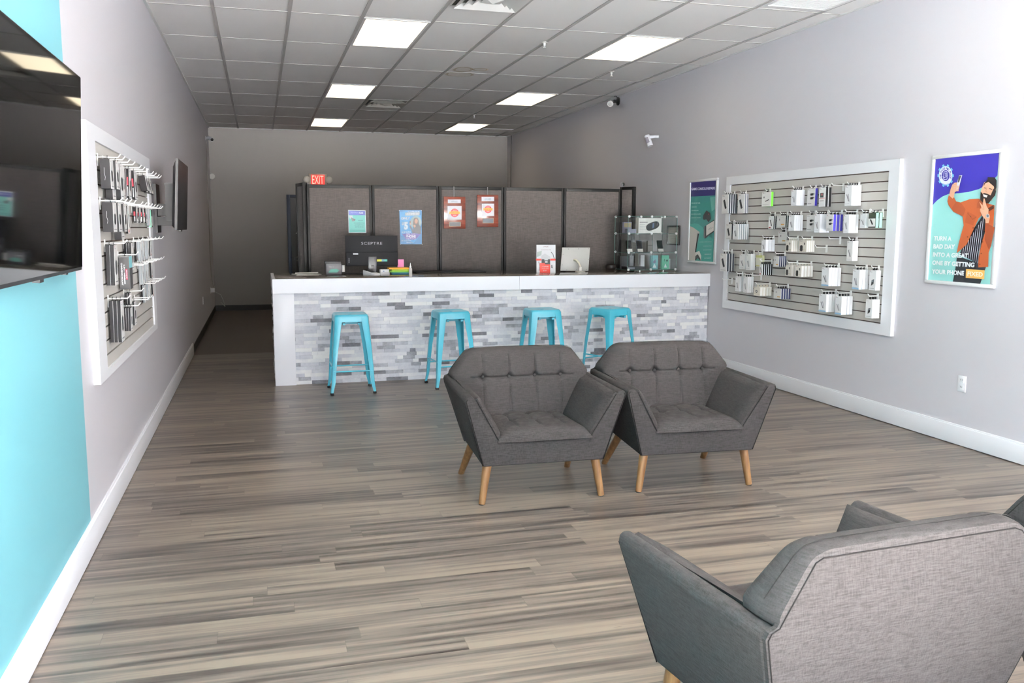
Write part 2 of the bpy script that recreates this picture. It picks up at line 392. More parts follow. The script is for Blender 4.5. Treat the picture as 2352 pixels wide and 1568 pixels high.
troffer(2, 6, 'smallest lit ceiling panel of the left row, near the back wall')
troffer(6, 0, 'largest right-row lit ceiling panel, nearest the right wall camera')
troffer(6, 3, 'middle lit ceiling panel of the right row')
troffer(6, 6, 'smallest lit ceiling panel of the right row, near the back wall')
for i in (2, 6):
    troffer(i, -6, 'lit ceiling panel directly overhead, %s row, outside the photo' % ('left' if i == 2 else 'right'))
    troffer(i, -3, 'lit ceiling panel above the armchairs, %s row, outside the photo' % ('left' if i == 2 else 'right'))
# diffuser vents
def vent(x0, y0, label, metal):
    t = thing('air_diffuser', label, 'air vent', (x0+.305, y0+.305, ZC), 0, 'square ceiling air diffusers')
    b = MB()
    for k, (r0, r1, z0, z1) in enumerate(((.293, .272, -.005, .0), (.262, .20, .0, -.035), (.195, .14, .0, -.03), (.135, .085, .0, -.028))):
        for q in range(4):
            R = Matrix.Rotation(q*math.pi/2, 4, 'Z')
            P = [R @ Vector(p) for p in ((-r0, -r0, z1), (r0, -r0, z1), (r1, -r1, z0), (-r1, -r1, z0))]
            b.poly(P, metal); b.poly([p+Vector((0, 0, .002)) for p in P], metal)
    b.ob('louvre', t, fix=False)
    b = MB(); b.box((-.293, -.293, .002), (.293, .293, .0035), C('55534F')); b.ob('duct_plate', t)
    b = MB(); b.poly([(-.08, -.08, -.02), (.08, -.08, -.02), (0, 0, -.045)], metal); b.poly([(.08, -.08, -.02), (.08, .08, -.02), (0, 0, -.045)], metal); b.poly([(.08, .08, -.02), (-.08, .08, -.02), (0, 0, -.045)], metal); b.poly([(-.08, .08, -.02), (-.08, -.08, -.02), (0, 0, -.045)], metal)
    b.ob('centre_cone', t, fix=False)
vent(GX[3], 6.695, 'white square air diffuser at the top edge of the ceiling view', C('D9D8D4'))
vent(GX[3], 12.82, 'dark square air diffuser beside the middle left lit panel', C('CFCBC3'))
def grille(x0, y0, label, kind):
    t = thing('return_grille', label, 'air vent', (x0+.305, y0+.305, ZC-.004))
    fm = C('E9E8E6'); b = MB()
    for a, c in (((-.293, -.293), (.293, -.265)), ((-.293, .265), (.293, .293)), ((-.293, -.265), (-.265, .265)), ((.265, -.265), (.293, .265))): b.box((a[0], a[1], -.006), (c[0], c[1], .004), fm)
    b.ob('grille_frame', t)
    b = MB(); n = 22
    for k in range(n):
        y = -.26+.52*k/(n-1); b.box((-.265, y-.006, -.002), (.265, y+.006, .003), fm if kind else C('77746F'))
    b.ob('grille_slats', t)
    b = MB(); b.box((-.265, -.265, .003), (.265, .265, .004), C('8A8885' if kind else '3A3835')); b.ob('duct_plate', t)
grille(GX[7], 5.98, 'white perforated return grille near the right wall at top of view', 1)
grille(GX[7], 15.9, 'dim slotted return grille beside the smallest right lit panel', 0)
def sprinkler(x, y, label):
    b = MB(); b.lathe((0, 0, 0), [(.03, 0), (.03, -.006), (.012, -.01), (.010, -.035), (.004, -.04), (.018, -.055), (.018, -.058)], C('D8D6D0', .3), 14)
    tag(b.ob('sprinkler_head', loc=(x, y, ZC-.002), smooth=True), label, 'sprinkler', 'ceiling sprinkler heads')
sprinkler(3.37, 14.05, 'small white sprinkler head just above smallest right lit panel')
sprinkler(3.97, 9.76, 'small white sprinkler head just below the largest right lit panel')
sprinkler(2.73, 8.44, 'tiny dark sprinkler head on ceiling grid left of largest right lit panel')

# ================================================================== COUNTER
CX0, CX1, CY = .109, XR-.004, 8.86
ct = thing('service_counter', 'long white counter clad in grey ledger stone mosaic with glossy top', 'counter', ((CX0+CX1)/2, 9.4, 0))
def cb(): return MB()
o0 = Vector((-(CX0+CX1)/2, -9.4, 0)); TM = Matrix.Translation(o0)
b = cb(); b.box((CX0+.031, 8.853, 1.018), (CX1, 10.06, 1.0478), mat('glossy_taupe_worktop', '7D746A', .05), TM); b.ob('worktop', ct, bevel=.002)
b = cb(); b.box((CX0, 8.818, .908), (2.595, 8.852, 1.048), M_lam, TM); b.box((2.598, 8.818, .908), (CX1, 8.852, 1.048), M_lam, TM); b.box((CX0, 8.852, .908), (CX0+.03, 10.05, 1.048), M_lam, TM); b.ob('fascia', ct)
b = cb(); b.box((CX0, 8.835, 0), (CX0+.20, 8.90, .908), M_lam, TM); b.ob('end_panel', ct, bevel=.0015)
b = cb(); b.box((CX0+.02, 8.88, 0), (CX1, 10.0, .905), C('9A9AA0'), TM); b.ob('carcass', ct)
# stone: one mesh of split blocks, tone per block
b = MB(); tones = []
rows = 25; rh = .905/rows; rs = random.Random(3)
def tone():
    q = rs.random()
    if q < .07: return rs.uniform(.02, .12)
    if q < .26: return rs.uniform(.25, .45)
    if q < .70: return rs.uniform(.5, .72)
    return rs.uniform(.75, .98)
def blocks(a0, a1, fn):
    for r in range(rows):
        a = a0-rs.uniform(0, .12)
        while a < a1:
            ln = rs.choice((.06, .10, .12, .16, .18, .18, .22)); s0, s1 = max(a, a0), min(a+ln, a1); a += ln
            if s1-s0 < .008: continue
            d = rs.uniform(.004, .018); fn(s0+.0004, s1-.0004, r*rh+.0003, (r+1)*rh-.0003, d); tones.append(tone())
blocks(CX0+.20, CX1, lambda s0, s1, z0, z1, d: b.box((s0, 8.866-d*.6, z0), (s1, 8.885, z1), M_stone, TM))
blocks(8.90, 10.0, lambda s0, s1, z0, z1, d: b.box((CX0+.018-d, s0, z0), (CX0+.03, s1, z1), M_stone, TM))
so = b.ob('stone_cladding', ct, fix=False)
at_ = so.data.color_attributes.new('stone_tone', 'FLOAT_COLOR', 'CORNER')
for i, lp in enumerate(so.data.loops):
    k = tones[i//24]; at_.data[i].color = (k, k, k, 1)

# ================================================================== PARTITION
PY = 10.3; PXS = [.528, 1.259, 2.039, 2.827, 3.586, 4.334]; PT = 2.026
part_labels = ['leftmost dark fabric office panel, behind the computer monitor', 'second dark fabric panel, blue poster pinned on it', 'middle dark fabric panel with two wooden plaques hanging', 'fourth dark fabric panel behind the red and white leaflet stand', 'rightmost wide dark fabric panel behind the white tablet']
def panel(P0, P1, top, label, z0=0):
    P0, P1 = Vector(P0), Vector(P1); d = P1-P0; ln = d.length; ang = math.atan2(d.y, d.x)
    t = thing('partition_panel', label, 'partition', (P0.x, P0.y, 0), ang, 'dark fabric partition panels behind the counter')
    b = MB(); b.box((.0, -.028, 0), (.026, .028, top), M_panelframe); b.box((ln-.026, -.028, 0), (ln, .028, top), M_panelframe)
    b.box((.026, -.028, top-.038), (ln-.026, .028, top), M_panelframe); b.box((.026, -.028, 0), (ln-.026, .028, .10), M_panelframe); b.ob('panel_frame', t, bevel=.003)
    b = MB(); b.box((.026, -.022, .10), (ln-.026, .022, top-.038), M_partfab); b.ob('fabric_infill', t, bevel=.004)
for i in range(5): panel((PXS[i]+.004, PY, 0), (PXS[i+1]-.004, PY, 0), PT, part_labels[i])
panel((.515, PY+.02, 0), (.452, 10.62, 0), 2.045, 'narrow end return panel at the left end of the partition')
panel((4.345, PY, 0), (4.455, 10.13, 0), 2.05, 'narrow end return panel at the right end, beside the glass case')

# ================================================================== ARMCHAIR
def rear_y(z): 
    if z < .64: return .28+(z-.225)/(.415)*.09
    return .37-(z-.64)*.12
def front_y(z): return -.302-(z-.225)/.4*.058
def armchair(label, loc, rz):
    t = thing('armchair', label, 'armchair', loc, rz, 'charcoal upholstered lounge armchairs')
    # U shaped frame
    pr = [(-.354,.225),(.354,.225),(.466,.606),(.461,.628),(.446,.637),(.428,.636),(.414,.626),(.272,.376),(-.272,.376),(-.414,.626),(-.428,.636),(-.446,.637),(-.461,.628),(-.466,.606)]
    b = MB(); n = len(pr); K = 5; vs = []
    for k in range(K):
        s = k/(K-1)
        for x, z in pr:
            zz = z+(.004*s if z > .5 else 0); y1 = rear_y(z)-.010
            vs.append((x*(1-(0.0 if z > .3 else .012)*s), front_y(z)+s*(y1-front_y(z)), zz+(.018*s if z < .3 else 0)))
    fs = [tuple(range(n))[::-1], tuple((K-1)*n+i for i in range(n))]
    for k in range(K-1):
        for i in range(n): fs.append((k*n+i, k*n+(i+1) % n, (k+1)*n+(i+1) % n, (k+1)*n+i))
    b.add(vs, fs, M_fab); fo = b.ob('frame', t, smooth=35)
    mod = fo.modifiers.new('b', 'BEVEL'); mod.width = .009; mod.segments = 3; mod.limit_method = 'ANGLE'; mod.angle_limit = .5
    # seams on front
    b = MB(); e = .0021
    for s in (-1, 1):
        b.tube([(s*.352, front_y(.232)-.002, .232), (s*.458, front_y(.608)-.002, .608), (s*.452, front_y(.62), .622)], e, M_pipe, 6)
        b.tube([(s*.464, front_y(.61)+.006, .608), (s*.356, front_y(.228)+.006, .228)], e, M_pipe, 6)
        b.tube([(s*q_[0], front_y(q_[1])-.002, q_[1]) for q_ in ((.404, .618), (.270, .378), (.255, .366), (.22, .362), (0, .360))], e, M_pipe, 6)
    b.ob('seam_piping', fo)
    # inner arm pads
    for s in (-1, 1):
        b = MB(); nx, nz = -.873*s, .487     # inward normal of sloping inner face
        A = Vector((s*.408, 0, .622)); B = Vector((s*.262, 0, .372)); N = Vector((nx, 0, nz)); nu, nv = 16, 12; vs = []
        for j in range(nv+1):
            for i in range(nu+1):
                u, v = i/nu, j/nv; q = A.lerp(B, v); pf = (1-abs(2*u-1)**6)*(1-abs(2*v-1)**6)
                y = front_y(q.z)+.004+u*.60; vs.append(q+N*(.012+.026*pf**.5)+Vector((0, y, .004*u*(1-v))))
        m0 = len(vs)
        for j in range(nv+1):
            for i in range(nu+1):
                u, v = i/nu, j/nv; q = A.lerp(B, v); vs.append(q-N*.006+Vector((0, front_y(q.z)+.004+u*.60, .020*u*(1-v))))
        fs = []
        for j in range(nv):
            for i in range(nu):
                a = j*(nu+1)+i; fs.append((a, a+1, a+nu+2, a+nu+1)); fs.append((m0+a, m0+a+nu+1, m0+a+nu+2, m0+a+1))
        for i in range(nu): fs.append((i, m0+i, m0+i+1, i+1)); a = nv*(nu+1)+i; fs.append((a, a+1, m0+a+1, m0+a))
        for j in range(nv): a = j*(nu+1); c = a+nu+1; fs.append((a, c, m0+c, m0+a)); a += nu; c += nu; fs.append((a, m0+a, m0+c, c))
        b.add(vs, fs, M_fab); b.ob('arm_pad', t, smooth=60)
    # seat cushion
    b = MB(); nu, nv = 90, 70; vs = []
    TX = (-.14, 0, .14); TY = (-.06, .10)
    for j in range(nv+1):
        for i in range(nu+1):
            u, v = 2*i/nu-1, j/nv
            y = -.334+v*.57; hw = .278-.03*v; x = u*hw
            e1 = max(0, 1-abs(u)**5); e2 = max(0, 1-max(0, (0.16-v)/.16)**2.5)
            z = .370+.070*(e1**.5)*(e2**.5)
            yy = y-.012*e1*max(0, 1-abs((v-.04)/.1))
            if v > .06:
                for tx in TX:
                    z -= .010*math.exp(-((x-tx)/.007)**2)*min(1, (v-.06)*6)
                    for ty in TY: z -= .024*math.exp(-((x-tx)**2+(y-ty)**2)/.028**2)
                for ty in TY: z -= .006*math.exp(-((y-ty)/.007)**2)*e1
            vs.append((x, yy, z))
    m0 = len(vs)
    for (x, y, z) in list(vs): vs.append((x, y, .366 if y < -.315 else .35))
    fs = []
    for j in range(nv):
        for i in range(nu): a = j*(nu+1)+i; fs.append((a, a+1, a+nu+2, a+nu+1))
    for i in range(nu): fs.append((i, m0+i, m0+i+1, i+1)); a = nv*(nu+1)+i; fs.append((a, a+1, m0+a+1, m0+a))
    for j in range(nv): a = j*(nu+1); c = a+nu+1; fs.append((a, c, m0+c, m0+a)); a += nu; c += nu; fs.append((a, m0+a, m0+c, c))
    b.add(vs, fs, M_fab); sc = b.ob('seat_cushion', t, smooth=70)
    for tx in TX:
        for ty in TY: b = MB(); b.lathe((tx, ty, .412), [(.011, 0), (.010, .004), (.004, .006)], M_fab, 10); b.ob('button', sc, smooth=True)
    # backrest: outline ring mesh
    pts = [(-.26,.350),(.26,.350),(.412,.610),(.432,.655),(.426,.672),(.352,.768),(.328,.794),(.28,.807)]
    pts += [(-x, z) for x, z in pts[::-1] if (x, z) not in ((.26,.350), (-.26,.350))]
    P = []
    for i in range(len(pts)):
        a, c = Vector(pts[i]), Vector(pts[(i+1) % len(pts)]); k = max(2, int((c-a).length/.009))
        for q in range(k): P.append(a.lerp(c, q/k))
    for _ in range(3): P = [(P[i-1]+P[i]*2+P[(i+1) % len(P)])/4 for i in range(len(P))]
    N = len(P); cen = Vector((0, .62)); NR = 44; vs = []; fs = []
    BX = (-.2475, -.0825, .0825, .2475); BZ = .645
    def front(x, z, s):
        y = .155+(z-.38)*.26
        y -= .038*math.sqrt(max(0, 1-s**6))
        for bx in BX:
            y += .034*math.exp(-((x-bx)**2+(z-BZ)**2)/.022**2)+.007*math.exp(-((x-bx)/.006)**2)*(1 if z < BZ+.1 else .7)
        y += .010*math.exp(-((z-BZ)/.006)**2)*(1 if abs(x) < .33 else .3)
        return y
    for k in range(NR+1):
        s = k/NR
        if k == 0: continue
        for q in P:
            w = cen+(q-cen)*s; wx = w.x
            vs.append((wx, front(wx, w.y, s), w.y))
    ci = len(vs); vs.append((cen.x, front(cen.x, cen.y, 0), cen.y))
    for i in range(N): fs.append((ci, i, (i+1) % N))
    for k in range(NR-1):
        for i in range(N): fs.append((k*N+i, (k+1)*N+i, (k+1)*N+(i+1) % N, k*N+(i+1) % N))
    last = (NR-1)*N
    for s, out in ((.1, .005), (.3, .010), (.55, .011), (.62, .0095), (.66, .0095), (.85, .006), (.97, .001)):
        base = len(vs)
        for q in P:
            yf = front(q.x, q.y, 1); yr = rear_y(q.y)
            d = (q-cen).normalized(); topk = 1 if q.y > .645 else .25
            vs.append((q.x+d.x*out*topk, yf+(yr-yf)*s, q.y+d.y*out*topk))
        for i in range(N): fs.append((last+i, base+i, base+(i+1) % N, last+(i+1) % N))
        last = base
    for s in (1., .97, .5):
        base = len(vs)
        for q in P: w = cen+(q-cen)*s; vs.append((w.x, rear_y(w.y)+(.0 if s == 1 else .0015), w.y))
        for i in range(N): fs.append((last+i, base+i, base+(i+1) % N, last+(i+1) % N))
        last = base
    fs.append(tuple(last+i for i in range(N)))
    b = MB(); b.add(vs, fs, M_fab); bo = b.ob('backrest', t, smooth=50)
    RP = [(-.352,.236),(.352,.236),(.464,.620),(.458,.638),(.436,.647),(.420,.668),(.328,.784),(.305,.793)]; RP += [(-x, z) for x, z in RP[:1:-1]]
    b = MB(); n = len(RP); vs = [(x, rear_y(z)-.014, z) for x, z in RP]+[(x, rear_y(z), z) for x, z in RP]+[(x*.985, rear_y(z)+.004, .5+(z-.5)*.985) for x, z in RP]
    fs = [tuple(range(n)), tuple(range(2*n, 3*n))[::-1]]+[(k*n+i, k*n+(i+1) % n, (k+1)*n+(i+1) % n, (k+1)*n+i) for k in (0, 1) for i in range(n)]
    b.add(vs, fs, M_fab); rp = b.ob('rear_panel', t, smooth=30)
    b = MB(); Q = [(x*.988, rear_y(z)+.0035, .5+(z-.5)*.988) for x, z in RP]; b.tube(Q[1:]+[Q[0]], .0017, M_pipe, 6); b.ob('rear_seam', rp)
    b = MB(); Q = [q for q in P if q.y > .675]; Q = sorted(Q, key=lambda q: math.atan2(q.x, q.y-.4)); b.tube([(q.x+(q.x/abs(q.x) if abs(q.x) > .3 else 0)*.007, front(q.x, q.y, 1)+(rear_y(q.y)-front(q.x, q.y, 1))*.55, q.y+.0105) for q in Q], .0011, M_pipe, 5); b.ob('middle_seam', bo)
    def ss(x, z): return min(1, max(abs(x)/.42, abs(z-.62)/.19))
    b = MB()
    for bx in BX: b.tube([(bx, front(bx, z, ss(bx, z))-.0004-.007*0, z) for z in [.44+.01*k for k in range(35)] if abs(bx) < .2 or z > .47], .0011, M_pipe, 5)
    b.tube([(x, front(x, BZ, ss(x, BZ))-.0004, BZ) for x in [-.35+.01*k for k in range(71)]], .0011, M_pipe, 5); b.ob('tuft_seam', bo)
    for bx in BX: b = MB(); b.lathe((bx, .214, BZ), [(.011, 0), (.009, -.004), (.003, -.006)], M_fab, 10, 1); b.ob('button', bo, smooth=True)
    for s in (-1, 1):
        for a, c in (((s*.318, -.25, .238), (s*.355, -.27, 0)), ((s*.320, .17, .25), (s*.352, .38, 0))):
            a, c = Vector(a), Vector(c); b = MB(); b.tube([a, c+Vector((0, 0, .004))], [.027, .019], M_leg, 20); b.tube([c+Vector((0, 0, .004)), c], [.017, .017], M_black, 12)
            b.ob('leg', t, smooth=50)
    return t
A = armchair('charcoal armchair facing the camera, left of the touching pair', (1.523, 4.93, 0), math.radians(-2.0))
B = dup(A, (2.480, 4.905, 0), math.radians(-3.5), 'charcoal armchair facing the camera, right of the touching pair')
Cc = dup(A, (1.510, 2.07, 0), math.radians(184.6), 'large grey armchair seen from behind in the bottom right corner')
D = dup(A, (2.455, 1.63, 0), math.radians(88), 'armchair edge cut by the right frame, beyond the armchair seen from behind')

# ================================================================== STOOL
def stool(label, loc, rz):
    t = thing('bar_stool', label, 'bar stool', loc, rz, 'turquoise metal bar stools along the counter')
    ST = .742; h = .155
    def rsq(hh, r, z, n=6):
        out = []
        for q, (sx, sy) in enumerate(((1, 1), (-1, 1), (-1, -1), (1, -1))):
            for k in range(n+1):
                a = math.pi/2*(q+k/n); out.append((sx*(hh-r)+r*math.cos(a), sy*(hh-r)+r*math.sin(a), z))
        return out
    prof = [(.160, ST-.070, .04), (.157, ST-.02, .04), (.152, ST-.006, .04), (.143, ST, .035), (.125, ST-.004, .03), (.07, ST-.008, .02), (.02, ST-.008, .01), (.013, ST-.016, .006)]
    b = MB(); vs = []; fs = []
    for hh, z, r in prof: vs += rsq(hh, r, z)
    n = 28
    for k in range(len(prof)-1):
        for i in range(n): fs.append((k*n+i, k*n+(i+1) % n, (k+1)*n+(i+1) % n, (k+1)*n+i))
    base = len(vs)
    for hh, z, r in [(.156, ST-.070, .038), (.153, ST-.02, .038), (.02, ST-.014, .01)]: vs += rsq(hh, r, z)
    for k in range(2):
        for i in range(n): fs.append((base+k*n+i, base+(k+1)*n+i, base+(k+1)*n+(i+1) % n, base+k*n+(i+1) % n))
    b.add(vs, fs, M_turq); b.ob('seat', t, smooth=45)
    b = MB(); b.lathe((0, 0, ST-.0145), [(.014, 0), (.010, .0012)], M_black, 12); b.ob('seat_hole', t)
    b = MB()
    for s in (-1, 1): b.box((-.150, s*.07-.012, ST-.095), (.150, s*.07+.012, ST-.075), M_turq); b.box((s*.07-.012, -.150, ST-.097), (s*.07+.012, .150, ST-.077), M_turq)
    b.ob('under_brace', t)
    for k, (sx, sy) in enumerate(((-1, -1), (1, -1), (1, 1), (-1, 1))):
        b = MB(); secs = []
        for z, c, w, r in ((ST-.02, .160, .076, .035), (ST-.10, .165, .068, .03), (.40, .184, .050, .02), (.22, .194, .040, .014), (.10, .2, .034, .010), (.03, .210, .026, .008), (.016, .211, .025, .008)):
            pts = [(c-w, c), (c-r, c), (c-r*.3, c-r*.3), (c, c-r), (c, c-w)]
            th = .005
            inn = [(c-th, c-w), (c-th, c-r), (c-r*.3-th, c-r*.3-th), (c-r, c-th), (c-w, c-th)]
            secs.append([(sx*x, sy*y, z) for x, y in pts+inn])
        vs = [q for s_ in secs for q in s_]; m = 10; fs = [tuple(range(m)), tuple((len(secs)-1)*m+i for i in range(m))]
        for a in range(len(secs)-1):
            for i in range(m): fs.append((a*m+i, a*m+(i+1) % m, (a+1)*m+(i+1) % m, (a+1)*m+i))
        b.add(vs, fs, M_turq); lo = b.ob('leg', t, smooth=35)
        b = MB(); b.box((min(sx*.182, sx*.213), min(sy*.182, sy*.213), 0), (max(sx*.182, sx*.213), max(sy*.182, sy*.213), .02), M_rubber); b.ob('foot_cap', lo, bevel=.003)
    for s in (-1, 1):
        b = MB(); z = .215; b.tube([(-.185, s*.188, z), (.185, s*.188, z)], .0075, M_turq, 10); b.ob('footrest', t, smooth=True)
        b = MB(); z = .262; b.tube([(s*.186, -.183, z), (s*.186, .183, z)], .0075, M_turq, 10); b.ob('footrest', t, smooth=True)
    return t
S1 = stool('leftmost turquoise metal bar stool in front of the stone counter', (.804, 8.41, 0), 0)
dup(S1, (1.782, 8.45, 0), math.radians(5), 'second turquoise bar stool from the left, standing fully clear of armchairs')
dup(S1, (2.712, 8.41, 0), math.radians(0), 'third turquoise bar stool from the left, behind the left armchair')
dup(S1, (3.425, 8.36, 0), math.radians(23), 'rightmost turquoise bar stool, turned cornerwise, legs hidden by right armchair')
#PART2
# ================================================================== SLATWALLS
GZ = [1.994-.0751*k for k in range(17)]          # groove heights
def slatwall(side, y0, y1, yi0, yi1, z0, z1, zi0, zi1, label):
    s = 1 if side == 'R' else -1; wx = XR if s > 0 else XL
    fx = wx-s*.034; px_ = wx-s*.022
    t = thing('slatwall_display', label, 'slatwall', (wx, (y0+y1)/2, z0)); M = Matrix.Translation((-wx, -(y0+y1)/2, -z0))
    def bx(b, xa, xb, ya, yb, za, zb, m): b.box((min(xa, xb), ya, za), (max(xa, xb), yb, zb), m, M)
    b = MB(); bx(b, fx, wx, y0, y1, zi1, z1, M_white); bx(b, fx, wx, y0, y1, z0, zi0, M_white); bx(b, fx, wx, y0, yi0, zi0, zi1, M_white); bx(b, fx, wx, yi1, y1, zi0, zi1, M_white)
    b.ob('frame', t)
    b = MB(); bx(b, px_-s*(-.012), wx, yi0, yi1, zi0, zi1, M_darkgap); b.ob('groove_backing', t)
    b = MB()
    for k in range(16): bx(b, px_, px_+s*.012, yi0+.002, yi1-.002, GZ[k+1]+.0045, GZ[k]-.0045, M_slat)
    b.ob('slat_panel', t)
slatwall('R', 5.835, 8.48, 5.955, 8.402, .702, 2.083, .788, 1.998, 'long white-framed grey slatwall of boxed accessories on the right wall')
slatwall('L', 4.785, 7.40, 5.015, 7.25, .757, 2.065, .80, 1.985, 'white-framed grey slatwall crowded with dark boxes on the left wall')
SXR = XR-.022; SXL = XL+.022
ORD = ['first', 'second', 'third', 'fourth', 'fifth', 'sixth', 'seventh', 'eighth', 'ninth', 'tenth', 'eleventh', 'twelfth']
def hook(sx, s, y, z, ln, label, grp):
    b = MB(); w = .011
    b.box((min(sx, sx-s*.004), y-w, z-.055), (max(sx, sx-s*.004), y+w, z+.012), M_hook)
    b.tube([(sx, y, z-.008), (sx-s*(ln-.015), y, z-.008), (sx-s*ln, y, z+.010)], .0036, M_hook, 8)
    o = b.ob('display_hook', loc=None, smooth=40)
    c = Vector((sx, y, z)); o.data.transform(Matrix.Translation(-c)); o.location = c
    return tag(o, label, 'hook', grp)
# ---- product box kinds : (front, side, print list)
def box_mesh(kind, w, h, t):
    """local: front faces -X (x=0), back at x=t, y centred, top z=0; image-left is +y on the right wall"""
    K = {'pb': ('EDEBE9', '2E3138'), 'pbgrey': ('EDEBE9', '6B6E75'), 'green': ('EFEFEA', '6FD23F'), 'white': ('F3F3F4', 'F6F6F8'), 'smallblack': ('EDEDEB', '141416'),
         'yellowbar': ('DAD8D4', '1B1B1E'), 'navybar': ('DAD8D4', '2B3150'), 'striped': ('EFEFEF', '8C9296'), 'cream': ('E3DDD2', 'F2EFEA'), 'pen': ('EFEEEC', 'F4F4F5'),
         'lime': ('E4E2CF', 'D5DBA0'), 'purple': ('E6E4E2', '3A3590'), 'photo': ('EDECEA', '17171A'), 'plug': ('E6E4E2', '1C1C20'), 'mint': ('262624', '9FE0C4'), 'bluebar': ('F1F1F2', 'F7F7F8'),
         'device': ('F1F1F0', 'F7F7F8'), 'ring': ('EAE3D3', 'F4F1EA'),
         'dark': ('E2E0DE', '252527'), 'darkred': ('E2E0DE', '19181A'), 'speaker': ('E2E0DE', '1C1B1D')}
    fc, scl = K[kind]; F_, S_ = C(fc, .4), mat('matt_card_'+scl, scl, .7, spec=.15); b = MB(); y0, y1 = -w/2, w/2
    e = .0012
    b.box((0, y0, -h), (t, y1, 0), S_)
    b.box((-e, y0, -h), (0, y1, 0), F_)
    # light border on the spine as printed cardboard shows
    if scl not in ('F6F6F8', 'F4F4F5', 'F7F7F8'):
        b.box((0, y0-.0006, -h), (min(.0035, t*.2), y0, 0), F_); b.box((t-.002, y0-.0006, -h), (t, y0, 0), F_)
    # hang tab
    b.box((t*.35, -.013, 0), (t*.35+.0012, .013, .020), C('1D1D20') if kind not in ('cream', 'ring', 'lime') else F_)
    def P(ya, yb, za, zb, c, k=1): b.poly([(-e-.0003*k, w*(.5-ya), -h*za), (-e-.0003*k, w*(.5-yb), -h*za), (-e-.0003*k, w*(.5-yb), -h*zb), (-e-.0003*k, w*(.5-ya), -h*zb)], C(c))
    def G(pts, c, k=2): b.poly([(-e-.0003*k, w*(.5-y), -h*z) for y, z in pts], C(c))
    P(.08, .2, .03, .055, 'B0696B'); P(.08, .42, .08, .095, '9A9A9C')
    if kind in ('pb', 'pbgrey'):
        G([(.2, .32), (.45, .26), (.75, .72), (.5, .78)], '1D2024'); G([(.24, .34), (.4, .3), (.45, .38), (.29, .42)], '3C4148', 3); P(.1, .9, .92, .935, '8A8A8C')
    elif kind in ('white', 'pen', 'bluebar', 'striped'):
        G([(.25, .45), (.32, .43), (.62, .78), (.55, .8)], '55585C'); G([(.5, .42), (.56, .42), (.72, .8), (.66, .8)], '7C7F83'); P(.1, .7, .9, .91, 'AAAAAC')
        if kind == 'bluebar': P(0, 1, .92, 1, '9CC8E6')
    elif kind in ('yellowbar', 'navybar'): P(.5, .88, .76, .85, 'D9A04A'); P(.28, .36, .28, .45, '6A6A6C'); P(.1, .8, .14, .15, '8A8A8A')
    elif kind == 'cream': G([(.12, .5), (.2, .42), (.42, .42), (.5, .5), (.5, .88), (.42, .95), (.2, .95), (.12, .88)], '2C2B29'); P(0, 1, .8, .82, 'B79A6A'); G([(.65, .18), (.8, .2), (.78, .4), (.68, .38)], '35322E')
    elif kind == 'ring': G([(.3, .4), (.45, .36), (.6, .4), (.62, .6), (.45, .68), (.3, .6)], '2C2B29'); G([(.36, .45), (.45, .42), (.54, .45), (.55, .56), (.45, .6), (.37, .56)], 'D8D2C5', 3); P(0, 1, .8, .82, 'B79A6A')
    elif kind in ('purple', 'plug'):
        for a in (.3, .52): G([(.4, a), (.78, a-.03), (.8, a+.1), (.45, a+.12)], '1E1E22'); P(.78, .95, a, a+.05, '45454A')
        P(.1, .6, .86, .9, 'A5A5A8')
    elif kind == 'photo': P(.2, .75, .28, .52, '3B4A44'); P(.35, .6, .32, .42, 'C06A72', 2); P(0, 1, .55, .57, 'B84848'); P(.15, .8, .68, .71, '6A6A6C')
    elif kind == 'green': G([(.2, .3), (.3, .3), (.3, .42), (.2, .42)], '3A3A3A'); G([(.4, .62), (.8, .5), (.82, .56), (.42, .68)], '3D3D40'); P(.1, .8, .85, .87, 'B5B5B0')
    elif kind == 'smallblack': G([(.25, .3), (.4, .3), (.75, .75), (.6, .8)], '2A2A2C'); P(.1, .5, .85, .95, 'B85050')
    elif kind == 'mint': P(0, 1, 0, .3, '2D3A2C'); P(0, 1, .38, .92, 'F0F0EC'); G([(.2, .45), (.38, .42), (.7, .75), (.55, .82)], '202022')
    elif kind == 'device': G([(.4, .5), (.75, .44), (.7, .68), (.35, .78)], '2A2A2C'); G([(.45, .52), (.7, .48), (.66, .56), (.42, .6)], '85888C', 3); P(.1, .8, .9, .92, 'AAAAAC')
    elif kind == 'lime': P(0, 1, .0, .2, 'C9CF7E'); P(0, 1, .86, .95, 'D6CF86')
    elif kind in ('dark', 'darkred'): G([(.2, .42), (.45, .36), (.7, .42), (.7, .7), (.45, .76), (.2, .7)], '232327'); P(.1, .9, .9, .93, '77777A')
    elif kind == 'speaker': G([(.5+.3*math.cos(a), .5+.32*math.sin(a)) for a in [i*math.pi/8 for i in range(16)]], '1C1C1E')
    me_o = b.ob('x', fix=False); me = me_o.data; bpy.data.objects.remove(me_o, do_unlink=True); return me
LOOK = {'pb': 'white power bank box', 'pbgrey': 'grey-sided power bank box', 'green': 'lime-sided white box', 'white': 'plain white cable box', 'smallblack': 'slim black-sided box', 'yellowbar': 'black-sided cable box',
        'navybar': 'navy-sided cable box', 'striped': 'grey-striped white box', 'cream': 'cream case box', 'pen': 'white stylus cable box', 'lime': 'pale lime box', 'purple': 'purple-sided charger box', 'photo': 'black-sided photo box',
        'plug': 'dark-sided charger box', 'mint': 'mint-sided box', 'bluebar': 'blue-based white box', 'device': 'white adapter box', 'ring': 'cream ring-print box', 'dark': 'charcoal box', 'darkred': 'red-printed black box', 'speaker': 'dark speaker box'}
def c3(u, v): return (1640+u/4.9, 400+v/4.9)
def c4(u, v): return (1830+u/4.128, 380+v/4.128)
